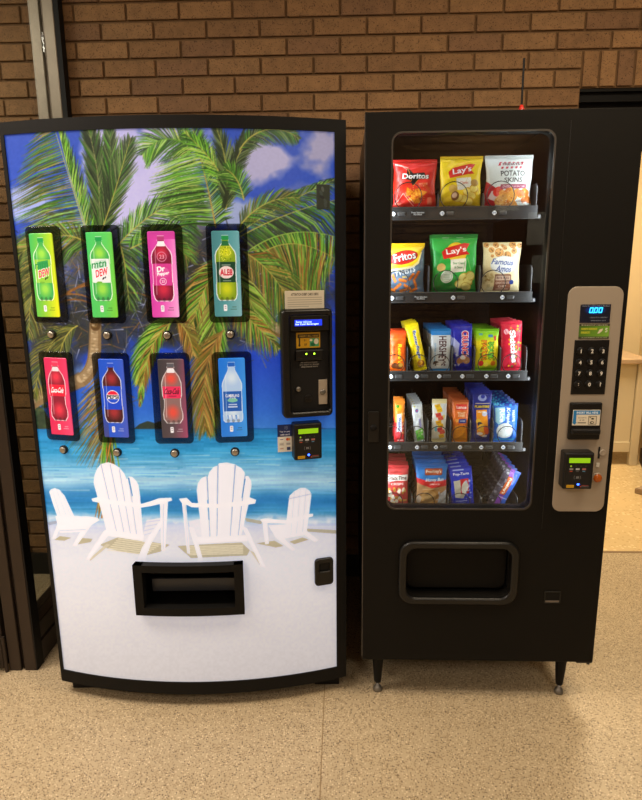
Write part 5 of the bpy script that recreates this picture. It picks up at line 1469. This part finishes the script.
def art_skins(c):     # 145 x 150
    c.vgrad(0, 0, 145, 150, [(0, '#c8d4d0'), (12, '#e6eeea'), (90, '#dfe8e4'), (150, '#d4dcd8')])
    for q in range(6): c.poly([(42 + q * 13, 20), (50 + q * 13, 20), (44 + q * 13, 30), (36 + q * 13, 30)], '#c8243a')
    c.rect(44, 22, 108, 30, '#e6eeea', .85); c.text('FRIDAYS', 76, 26, 7, '#5a2a30', w=52, bold=.05)
    for q in range(5): c.poly([(46 + q * 14, 33), (54 + q * 14, 33), (50 + q * 14, 39), (44 + q * 14, 39)], '#c8243a', .9)
    c.text('POTATO', 80, 52, 15, '#4a4a48', w=76, bold=.045); c.text('SKINS', 82, 70, 13, '#4a4a48', w=58, bold=.045)
    c.poly([(0, 72), (28, 90), (44, 110), (30, 150), (0, 150)], '#b81c2c'); c.poly([(20, 100), (44, 96), (36, 130), (10, 120)], '#e8e0da', .9)
    c.ell(40, 102, 16, 14, '#e02a24'); c.rect(44, 82, 126, 94, '#9c2050'); c.text('CHEDDAR & BACON', 86, 88, 6, '#f0d8e0', w=70, bold=.05)
    for k in range(26):
        x, y = rng.uniform(52, 138), rng.uniform(98, 142)
        if y < 98 + abs(x - 100) * .1: continue
        c.ell(x, y, rng.uniform(10, 16), rng.uniform(7, 10), rng.choice(['#e08a2a', '#f0a83c', '#e89830', '#d87820']), 1, rot=rng.uniform(-60, 60))
    c.ell(50, 124, 20, 14, '#e8a850', rot=-30); blobs(c, 80, 36, 96, 140, 144, .8, 2.4, ['#f8cc70', '#b8501c', '#fde0a0', '#a83018'], .75)
    c.rect(96, 128, 130, 130, '#5a3a2a', .6)
def art_twists(c):    # 128 x 152
    c.a[:] = hexc('#5c7288'); c.noise(0.05, 10, 5)
    P = [(0, 0), (128, 0), (128, 12), (116, 26), (104, 54), (86, 66), (50, 72), (0, 78)]
    c.poly(P, '#f2ca1c'); c.poly([(0, 78), (50, 72), (86, 66), (104, 54), (116, 26), (120, 26), (108, 60), (88, 72), (50, 78), (0, 84)], '#f8e8a0')
    c.poly([(0, 24), (60, 14), (98, 14), (110, 22), (100, 44), (60, 64), (0, 68)], '#f8dc3a', .8)
    c.ell(56, 42, 50, 20, '#a8141a', rot=-10); c.ell(56, 42, 47, 17.5, '#dc241c', rot=-10)
    c.text('Fritos', 60, 40, 25, '#2a2a3a', w=80, bold=.07, rot=-9); c.text('Fritos', 60, 39, 23, '#ffffff', w=76, bold=.03, rot=-9)
    c.text('TWISTS', 62, 84, 15, '#e8eef2', w=70, bold=.03, rot=-14, shear=.1); c.text('BBQ', 62, 100, 7, '#f0c040', bold=.04, rot=-10)
    for (x, y, a) in ((26, 104, 60), (56, 110, 10), (84, 100, -50), (40, 128, -40), (72, 130, 30), (98, 118, 70), (20, 138, 20), (60, 140, -10), (92, 140, -30), (104, 94, -60)):
        dx, dy = math.cos(R(a)), math.sin(R(a))
        for q in range(-3, 4): c.ell(x + dx * q * 3.6, y + dy * q * 3.6, 5.0, 3.4, '#c85a14', rot=a + 60); c.ell(x + dx * q * 3.6, y + dy * q * 3.6 - .6, 3.6, 2.0, '#f4943a', rot=a + 60)
    c.rect(0, 146, 128, 152, '#d8b02a')
def cookie(c, x, y, r_):
    c.ell(x, y, r_, r_ * .92, '#b8742c'); c.ell(x, y - .5, r_ * .88, r_ * .8, '#e0a860')
    for _ in range(6): c.ell(x + rng.uniform(-.6, .6) * r_, y + rng.uniform(-.55, .55) * r_, r_ * .16, r_ * .13, '#4a2814')
def art_cookie(c):    # 120 x 152
    c.vgrad(0, 0, 120, 152, [(0, '#d8cc9c'), (10, '#ece0b4'), (152, '#e6d8a8')])
    for x, y, r_ in ((10, 8, 8), (40, 8, 9), (66, 16, 7), (92, 8, 11), (114, 10, 8), (24, 22, 9), (48, 30, 14), (96, 26, 9), (74, 38, 12), (26, 40, 5), (60, 10, 5)): cookie(c, x, y, r_)
    c.ell(64, 66, 42, 26, '#d8e2e8'); c.ell(64, 66, 39, 23, '#e8eef0')
    c.text('Famous', 62, 58, 17, '#23489c', w=70, bold=.03, shear=.3, rot=4); c.text('Amos', 66, 78, 18, '#23489c', w=50, bold=.03, shear=.3, rot=4)
    c.rrect(36, 94, 90, 144, 3, '#8a5a44'); c.rrect(39, 99, 87, 112, 2, '#d0b8a4'); c.text('BITE SIZE', 63, 105, 7, '#6a3a2a', w=40, bold=.04)
    c.text('CHOCOLATE', 63, 120, 7, '#e8d0bc', w=44, bold=.05); c.text('CHIP', 63, 130, 7, '#e8d0bc', w=26, bold=.05); c.rect(44, 137, 84, 140, '#c8a890', .8)
    c.ell(92, 118, 7, 7, '#1f3f94'); blobs(c, 30, 4, 92, 30, 120, 2, 5, ['#c8b47c', '#a88c50', '#d8c894', '#8a7038'], .8); c.rect(14, 124, 24, 134, '#c8bc90')
def vtext(c, s_, x, y, h, col, w, **k): c.text(s_, x, y, h, col, w=w, rot=90, **k)
def art_cup(c):       # 55 x 130
    c.vgrad(0, 0, 55, 130, [(0, '#c03c10'), (18, '#e85a14'), (130, '#f06a14')]); c.rect(0, 24, 55, 30, '#f07a30', .5)
    vtext(c, "Reese's", 34, 72, 17, '#6a3010', 62, bold=.09, shear=.15); vtext(c, "Reese's", 34, 72, 15, '#f8d020', 60, bold=.05, shear=.15)
    vtext(c, 'PEANUT BUTTER', 14, 70, 6, '#5a3010', 44, bold=.05)
    c.ell(18, 110, 12, 9, '#6a3a1c'); c.ell(34, 112, 12, 10, '#7a4422'); c.ell(38, 108, 8, 6, '#d8a040')
def art_finger(c):    # 42 x 150
    c.a[:] = hexc('#f4dc14'); c.noise(0.04, 6, 3)
    vtext(c, 'Butterfinger', 23, 68, 16, '#f8f4e0', 94, bold=.11); vtext(c, 'Butterfinger', 23, 68, 13.5, '#1c4cae', 90, bold=.05)
    c.ell(24, 128, 13, 12, '#a86a2a'); c.ell(22, 124, 9, 8, '#e09a2a'); blobs(c, 24, 12, 118, 34, 138, 1, 2.6, ['#f0c050', '#7a4418', '#f8e0a0'], .85); c.rect(6, 112, 14, 134, '#d8b81c')
def art_bar(c):       # 64 x 140
    c.a[:] = hexc('#ccd4dc'); c.noise(0.03, 10, 3); c.rect(0, 0, 64, 20, '#1f84d4'); c.rect(0, 130, 64, 140, '#1f8ad8')
    c.line(20, 20, 20, 130, .8, .8, '#aab4c0', .8)
    vtext(c, "HERSHEY'S", 38, 72, 26, '#4a2028', 98, bold=.04); vtext(c, "COOKIES 'N' CREME", 13, 76, 6, '#3a8ac8', 62, bold=.03)
    c.ell(18, 112, 9, 8, '#4a3a34'); c.ell(28, 116, 8, 7, '#e8e8ea'); blobs(c, 20, 10, 106, 34, 124, 1, 2, ['#f4f4f4', '#3a2e2a'], .8)
def art_crisp(c):     # 62 x 148
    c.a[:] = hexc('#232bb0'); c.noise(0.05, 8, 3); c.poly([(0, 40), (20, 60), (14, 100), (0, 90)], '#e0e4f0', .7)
    vtext(c, 'CRUNCH', 38, 64, 25, '#f4f4f8', 88, bold=.14); vtext(c, 'CRUNCH', 38, 64, 21, '#dc2038', 84, bold=.06)
    blobs(c, 16, 2, 90, 30, 128, 2, 6, ['#e8ecf4', '#9aa4d8', '#3a48c8'], .7)
    c.ell(22, 112, 14, 10, '#a87850', rot=-30); c.ell(42, 112, 13, 12, '#b88a64', rot=20); c.ell(30, 104, 9, 6, '#e8e8f0'); blobs(c, 14, 14, 100, 50, 124, 1, 2.4, ['#e0c8a8', '#7a5030'], .8)
def art_sour(c):      # 78 x 135
    c.vgrad(0, 0, 78, 135, [(0, '#6ab01c'), (14, '#8acc1c'), (30, '#b4d81c'), (40, '#f0e020'), (110, '#f0e420'), (126, '#8acc24'), (135, '#6ab41c')])
    c.rect(10, 14, 22, 20, '#4aa0c8', .8); c.rrect(42, 18, 58, 26, 3, '#3a78c0', .9); c.poly([(60, 24), (70, 20), (70, 36), (64, 38)], '#c83a3a', .9)
    blobs(c, 26, 12, 36, 66, 100, 3, 6, ['#2a6a2a', '#1a1a1a', '#3a8a34'], .5)
    vtext(c, 'SOUR', 52, 68, 20, '#1a4a1c', 56, bold=.14); vtext(c, 'SOUR', 52, 68, 17, '#7ad03a', 54, bold=.07)
    vtext(c, 'PATCH', 28, 66, 20, '#7a1c10', 62, bold=.14); vtext(c, 'PATCH', 28, 66, 17, '#f4a020', 60, bold=.07)
    c.ell(20, 108, 9, 9, '#e03030'); c.ell(62, 108, 9, 8, '#e87a20', .9); c.ell(38, 112, 8, 7, '#f8e84a')
def art_rain(c):      # 74 x 152
    c.a[:] = hexc('#d41c3c'); c.noise(0.05, 8, 3); c.poly([(0, 0), (30, 0), (40, 30), (10, 60), (0, 50)], '#b81030', .6)
    c.poly([(50, 16), (70, 30), (72, 120), (40, 148), (30, 120), (20, 60)], '#c01838', .5)
    for _ in range(46): c.ell(rng.uniform(24, 70), rng.uniform(14, 140), 3.4, 3.0, rng.choice(['#f0c020', '#5ab02a', '#7a3a9c', '#f07a1c', '#e8304a', '#3a8a3a']))
    c.text('Skittles', 42, 76, 25, '#a01028', w=104, rot=84, bold=.12); c.text('Skittles', 42, 76, 21, '#ffffff', w=100, rot=84, bold=.07)
    c.ell(16, 30, 9, 8, '#f0dce0', .8, rot=30); c.ell(14, 120, 10, 16, '#e02848', .8); c.text('SHARE', 15, 30, 5, '#c02040', rot=60, bold=.05)
def art_fruit(c):     # 34 x 136
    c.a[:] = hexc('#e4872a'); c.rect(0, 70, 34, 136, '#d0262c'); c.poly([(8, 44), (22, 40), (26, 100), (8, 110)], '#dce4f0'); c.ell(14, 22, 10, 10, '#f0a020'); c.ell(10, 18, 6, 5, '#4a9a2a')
    blobs(c, 12, 22, 40, 33, 110, 2, 4, ['#f0c890', '#b83a1c', '#f4a850'], .9); vtext(c, "Welch's", 16, 74, 9, '#3a4a9a', 44, bold=.05); c.ell(14, 112, 8, 12, '#e8404a'); c.rect(10, 128, 30, 133, '#f0d8d0', .7)
def art_mint(c):      # 36 x 130
    c.a[:] = hexc('#d4dce0'); c.noise(0.04, 6, 2); c.ell(16, 22, 6, 6, '#3a5ac0', .8); c.ell(16, 22, 3, 3, '#d4506a'); c.rect(20, 50, 28, 80, '#7a7ac0', .7)
    c.poly([(4, 90), (32, 82), (34, 124), (10, 128)], '#6ac04a'); blobs(c, 10, 8, 90, 30, 122, 2, 4, ['#b8e08a', '#3a9a3a', '#e8f4e0'], .8); c.rect(6, 6, 12, 10, '#d8d04a')
def art_chew(c):      # 50 x 142
    c.a[:] = hexc('#e8dca8'); c.rect(0, 14, 50, 130, '#dfe0d8'); c.rect(30, 16, 48, 60, '#cfd8e0')
    for q, (x, y, col) in enumerate(((18, 24, '#f0c420'), (24, 36, '#f0c420'), (20, 52, '#d83a3a'), (28, 62, '#e05a4a'), (22, 76, '#f0b820'), (30, 88, '#f0c420'), (28, 100, '#d83a4a'), (36, 108, '#e05a50'), (34, 122, '#f0c420'))):
        c.poly([(x - 11, y - 5), (x + 8, y - 9), (x + 12, y + 4), (x - 6, y + 8)], col); c.line(x - 6, y, x + 6, y - 2, 1.6, 1.6, '#7a2a1c', .5)
    c.ell(14, 98, 5, 8, '#6ac0e0', .9); c.ell(40, 56, 4, 6, '#f0d870', .9)
def art_cracker(c):   # 50 x 138
    c.vgrad(0, 0, 50, 138, [(0, '#b85a30'), (12, '#d87038'), (70, '#e87424'), (138, '#f0901c')])
    c.rrect(8, 14, 44, 32, 3, '#d8302c'); c.text('Lance', 26, 23, 10, '#f8e8e0', w=32, bold=.06)
    c.text('TOAST', 26, 42, 7, '#f8e4c0', w=26, bold=.04); c.text('CHEE', 26, 50, 7, '#f8e4c0', w=22, bold=.04); c.rrect(18, 60, 44, 74, 3, '#28409c'); c.rect(22, 65, 40, 69, '#c8d0f0', .8); c.ell(12, 66, 6, 5, '#f0a850')
    c.rrect(5, 82, 45, 132, 4, '#f09a18'); 
    for i in range(4):
        for j in range(5): c.ell(11 + i * 9, 89 + j * 9, 1.1, 1.1, '#a85a0c')
    for i in range(9): c.line(5, 84 + i * 5.6, 8, 86 + i * 5.6, .8, .8, '#c8700c')
def art_nut(c):       # 62 x 166
    c.a[:] = hexc('#1c2a86'); c.noise(0.04, 8, 2); c.ell(30, 22, 14, 10, '#a8b4e0', .8); c.ell(32, 18, 7, 6, '#2a3aa0'); c.rect(8, 38, 56, 40, '#d8c8a0')
    c.rect(4, 44, 58, 54, '#1c2258'); c.text('PLANTERS', 31, 49, 7.5, '#f0cc30', w=48, bold=.06)
    c.poly([(12, 60), (46, 58), (52, 90), (54, 130), (40, 150), (18, 140), (14, 100)], '#f09a20'); c.ell(40, 72, 9, 8, '#c8d0e8'); c.ell(20, 96, 8, 8, '#f4c83c')
    c.ell(26, 106, 9, 7, '#1c2a4a', rot=30); c.ell(32, 118, 12, 13, '#f0b838'); c.ell(48, 126, 8, 16, '#e05a28', rot=-20); c.ell(28, 138, 10, 5, '#e8eaf4', .9); c.text('SALTED', 30, 66, 5, '#ffffff', w=26, bold=.05); c.ell(44, 146, 9, 4, '#e8ecf4', .8)
def art_rice(c):      # 80 x 130
    c.a[:] = hexc('#1468cc'); c.noise(0.05, 8, 2); c.rect(0, 0, 80, 9, '#153f9c'); blobs(c, 14, 2, 2, 78, 9, 2, 5, ['#3ab0d8', '#1a2f80', '#5ac4e0'], .8, .3); c.poly([(4, 16), (36, 12), (36, 56), (16, 70), (4, 60)], '#9ad4ec')
    vtext(c, 'Rice', 26, 40, 17, '#ffffff', 44, bold=.05); vtext(c, 'Krispies', 46, 46, 16, '#eaf4fc', 62, bold=.05, shear=.2); c.text('TREATS', 64, 40, 8, '#ffffff', w=38, rot=90, bold=.04)
    c.ell(38, 90, 28, 26, '#c4d4d8'); c.ell(38, 88, 25, 23, '#dfeaec'); blobs(c, 44, 16, 70, 60, 110, 1.5, 3.4, ['#f4fafa', '#b8ccd4', '#e8f4f8'], .9); c.rect(6, 118, 70, 124, '#3ab4d8', .8)
def art_grain(c):     # 84 x 150
    c.vgrad(0, 0, 84, 150, [(0, '#b02c30'), (16, '#cc4444'), (150, '#c8403c')]); c.rect(4, 30, 82, 50, '#e4e0d8'); c.text('Snack Time', 46, 40, 13, '#5a3a34', w=64, bold=.05)
    c.text('CRISPS', 46, 60, 8, '#f4dcd4', w=44, bold=.05); c.rect(20, 20, 60, 23, '#7a2020', .6)
    for _ in range(26): c.ell(rng.uniform(12, 74), rng.uniform(76, 130), rng.uniform(5, 9), rng.uniform(4, 6), rng.choice(['#e8dcc0', '#f4ecd8', '#d8a040', '#e0b458']), .95, rot=rng.uniform(0, 180))
    c.rect(16, 132, 60, 140, '#e4e0d8', .9); c.rect(18, 134, 56, 138, '#5a4a44', .5)
def art_bun(c):       # 105 x 155
    c.vgrad(0, 0, 105, 155, [(0, '#1f6cc0'), (40, '#2a80d0'), (60, '#2474c4')]); c.poly([(0, 50), (60, 68), (105, 62), (105, 155), (0, 155)], '#b88a5c')
    c.poly([(0, 46), (50, 56), (105, 52), (105, 72), (50, 78), (0, 62)], '#d4282c'); c.rrect(28, 14, 88, 36, 5, '#8a3a1c'); c.rrect(30, 16, 86, 34, 4, '#b8502a'); c.text("Freshley's", 58, 25, 13, '#f4e8d8', w=52, bold=.05)
    c.text('Honey Bun', 62, 52, 14, '#f8f8fa', w=62, bold=.04, shear=.25, rot=-2); c.text('JUMBO ICED', 62, 66, 6, '#f8e8e0', w=36, bold=.04)
    c.ell(44, 112, 34, 32, '#c08848'); c.ell(42, 110, 26, 24, '#d8a868'); c.ell(42, 110, 14, 12, '#e0b87c', .8); c.poly([(78, 100), (105, 84), (105, 148), (76, 150)], '#c8ccd4', .9)
    blobs(c, 16, 70, 90, 104, 146, 3, 7, ['#e8ecf2', '#a8b0bc', '#8a94a4', '#d0d6de'], .8, .3); c.line(20, 84, 74, 80, 2, 2, '#e8c8a0', .7); c.rect(0, 146, 105, 155, '#c42a2c'); c.ell(10, 120, 8, 14, '#e8ecf2', .5)
def art_tart(c):      # 72 x 145
    c.a[:] = hexc('#1434c4'); c.noise(0.05, 9, 2); c.rect(10, 8, 46, 12, '#c8d4f8', .8); c.text('Pop-Tarts', 36, 24, 11, '#e8ecfa', w=52, bold=.06)
    c.poly([(8, 46), (30, 42), (44, 96), (38, 108), (12, 104)], '#d8d4c4'); c.rect(30, 40, 58, 92, '#c82030'); c.ell(44, 70, 11, 22, '#e0dcd0', rot=10); c.text('2', 44, 84, 9, '#ffffff', bold=.05)
    blobs(c, 22, 46, 40, 66, 110, 2, 5, ['#c8d4f8', '#eef2fc', '#4a6ae0'], .7, .3); c.rect(12, 116, 50, 119, '#c8d4f8', .8); c.rect(16, 124, 44, 127, '#c8d4f8', .6)
def art_roll(c):      # 60 x 140
    c.a[:] = hexc('#4a4450'); c.poly([(36, 0), (60, 0), (60, 140), (40, 140)], '#3a66c8'); c.poly([(22, 0), (38, 0), (42, 140), (24, 140)], '#8a4ab0')
    c.rrect(22, 26, 42, 92, 3, '#c8602a'); c.text("Freshley's", 32, 59, 13, '#f8ecd8', w=58, rot=90, bold=.06); blobs(c, 30, 0, 4, 20, 136, 2, 7, ['#8a8a96', '#c8ccd4', '#2c2830', '#5a5664'], .8, .3); c.rect(20, 100, 60, 104, '#d8c8f0', .7)

packs = [
    # name, category, art, size mm, thickness, row, column, x, tilt deg, count, description
    ('chip_bag', 'chip bag', art_nacho, (131, 143), 0.040, 0, 0, 0.1515, 0, 1, 'red nacho tortilla chip bag on the top tray, far left'),
    ('chip_bag', 'chip bag', art_classic, (125, 150), 0.038, 0, 1, 0.2865, 0, 1, 'yellow potato chip bag in the middle of the top tray'),
    ('chip_bag', 'chip bag', art_skins, (141, 151), 0.040, 0, 2, 0.427, 0, 1, 'white potato skins bag with orange crisps at the right of the top tray'),
    ('chip_bag', 'chip bag', art_twists, (119, 152), 0.040, 1, 0, 0.1285, 0, 1, 'yellow and blue corn twists bag at the left of the second tray'),
    ('chip_bag', 'chip bag', art_sco, (138, 177), 0.038, 1, 1, 0.277, 0, 2, 'green potato chip bag on the second tray, {}'),
    ('cookie_bag', 'cookie bag', art_cookie, (116, 152), 0.034, 1, 2, 0.419, 0, 1, 'cream bag of chocolate chip cookies at the right of the second tray'),
    ('candy_bar', 'candy', art_cup, (51, 130), 0.016, 2, 0, 0.110, 0, 3, 'orange peanut butter cup wrapper, {}'),
    ('candy_bar', 'candy', art_finger, (39, 150), 0.015, 2, 1, 0.1845, -13, 5, 'slim yellow candy bar leaning left, {}'),
    ('candy_bar', 'candy', art_bar, (61, 134), 0.012, 2, 2, 0.243, 0, 7, 'white and blue cookies and creme bar, {}'),
    ('candy_bar', 'candy', art_crisp, (58, 148), 0.016, 2, 3, 0.3135, -2, 5, 'royal blue chocolate bar with red lettering, {}'),
    ('candy_bag', 'candy', art_sour, (70, 134), 0.018, 2, 4, 0.386, 0, 6, 'green and yellow sour candy bag, {}'),
    ('candy_bag', 'candy', art_rain, (64, 155), 0.018, 2, 5, 0.4645, -2.5, 5, 'red bag of rainbow fruit candies, {}'),
    ('fruit_snack_pouch', 'fruit snacks', art_fruit, (32, 136), 0.014, 3, 0, 0.1195, 0, 3, 'narrow orange and red fruit snack pouch, {}'),
    ('gum_pack', 'gum', art_mint, (33, 124), 0.012, 3, 1, 0.186, -6, 6, 'slim silver and green mint pack, {}'),
    ('candy_bar', 'candy', art_chew, (46, 142), 0.014, 3, 2, 0.2455, 0, 1, 'cream bar with yellow and red zigzag print, alone in its column'),
    ('cracker_pack', 'crackers', art_cracker, (49, 139), 0.021, 3, 3, 0.313, 0, 7, 'orange cheese cracker pack, {}'),
    ('nut_pack', 'nuts', art_nut, (60, 168), 0.017, 3, 4, 0.379, 0, 5, 'navy salted peanut pack with yellow lettering, {}'),
    ('rice_treat', 'cereal bar', art_rice, (76, 128), 0.018, 3, 5, 0.456, 0, 7, 'bright blue crispy rice treat, {}'),
    ('snack_pouch', 'snack pouch', art_grain, (80, 150), 0.026, 4, 0, 0.112, 0, 4, 'coral red snack pouch with white name band, {}'),
    ('pastry_pack', 'pastry', art_bun, (103, 155), 0.030, 4, 1, 0.2285, 0, 4, 'blue, red and clear honey bun pack, {}'),
    ('pastry_pack', 'pastry', art_tart, (72, 143), 0.018, 4, 2, 0.335, -6, 6, 'deep blue toaster pastry pack, {}'),
    ('pastry_pack', 'pastry', art_roll, (56, 138), 0.016, 4, 3, 0.436, 24, 6, 'purple and blue clear-sided cake pack slumped right, {}'),
]
ORD = ['front of its column', 'second in its column', 'third in its column', 'fourth in its column', 'fifth in its column', 'sixth in its column', 'seventh in its column']
def copy_tree(o):
    c = o.copy(); COL.objects.link(c)
    for ch in list(o.children):
        d = ch.copy(); COL.objects.link(d); d.parent = c
    return c
for pi, (nm, cat, fn, (Wm, Hm), T, ri, ci, x, tilt, n, desc) in enumerate(packs):
    sp = rows[ri]['pitch'][ci]; y = TY + 0.006 + sp / 2
    sizes = {'art_nacho': (135, 143), 'art_classic': (135, 150), 'art_sco': (135, 178), 'art_skins': (145, 150), 'art_twists': (128, 152), 'art_cookie': (120, 152), 'art_cup': (55, 130), 'art_finger': (42, 150),
             'art_bar': (64, 140), 'art_crisp': (62, 148), 'art_sour': (78, 135), 'art_rain': (74, 152), 'art_fruit': (34, 136), 'art_mint': (36, 130), 'art_chew': (50, 142), 'art_cracker': (50, 138), 'art_nut': (62, 166),
             'art_rice': (80, 130), 'art_grain': (84, 150), 'art_bun': (105, 155), 'art_tart': (72, 145), 'art_roll': (60, 140)}[fn.__name__]
    c = Cv(sizes[0], sizes[1], 2.2 if sizes[0] > 90 else 2.8, '#888888'); fn(c)
    big = Wm > 90
    me, seals = pack_mesh(c, Wm / 1000, Hm / 1000, T, 0.055 if big else 0.06, pi + 3, int(Wm * (0.95 if big else 1.25)) + 6, 0.06 if big else 0.03)
    f0 = rows[ri]['top'] - 0.012 + 0.005
    o = bpy.data.objects.new(nm, me); COL.objects.link(o)
    for s_, sm in zip(('top_seal', 'bottom_seal'), seals):
        so = bpy.data.objects.new(s_, sm); COL.objects.link(so); so.parent = o
    lift = abs(math.sin(R(tilt))) * Wm / 2000
    o.location = (x, y, f0 + lift)
    o.rotation_euler = (0, R(tilt), rng.uniform(-.012, .012))
    grp = desc.split(',')[0].replace(' {}', '')
    for k in range(n):
        q = o if k == 0 else copy_tree(o)
        if k:
            q.location = (x + rng.uniform(-.001, .001), y + k * sp, f0 + lift)
            q.rotation_euler = (0, R(tilt + rng.uniform(-1, 1)), rng.uniform(-.02, .02))
        lab = desc.format(ORD[k] if k < n - 1 or k < 1 else 'rearmost of its column')
        tag(q, lab, cat, grp + 's' if n > 1 else None)
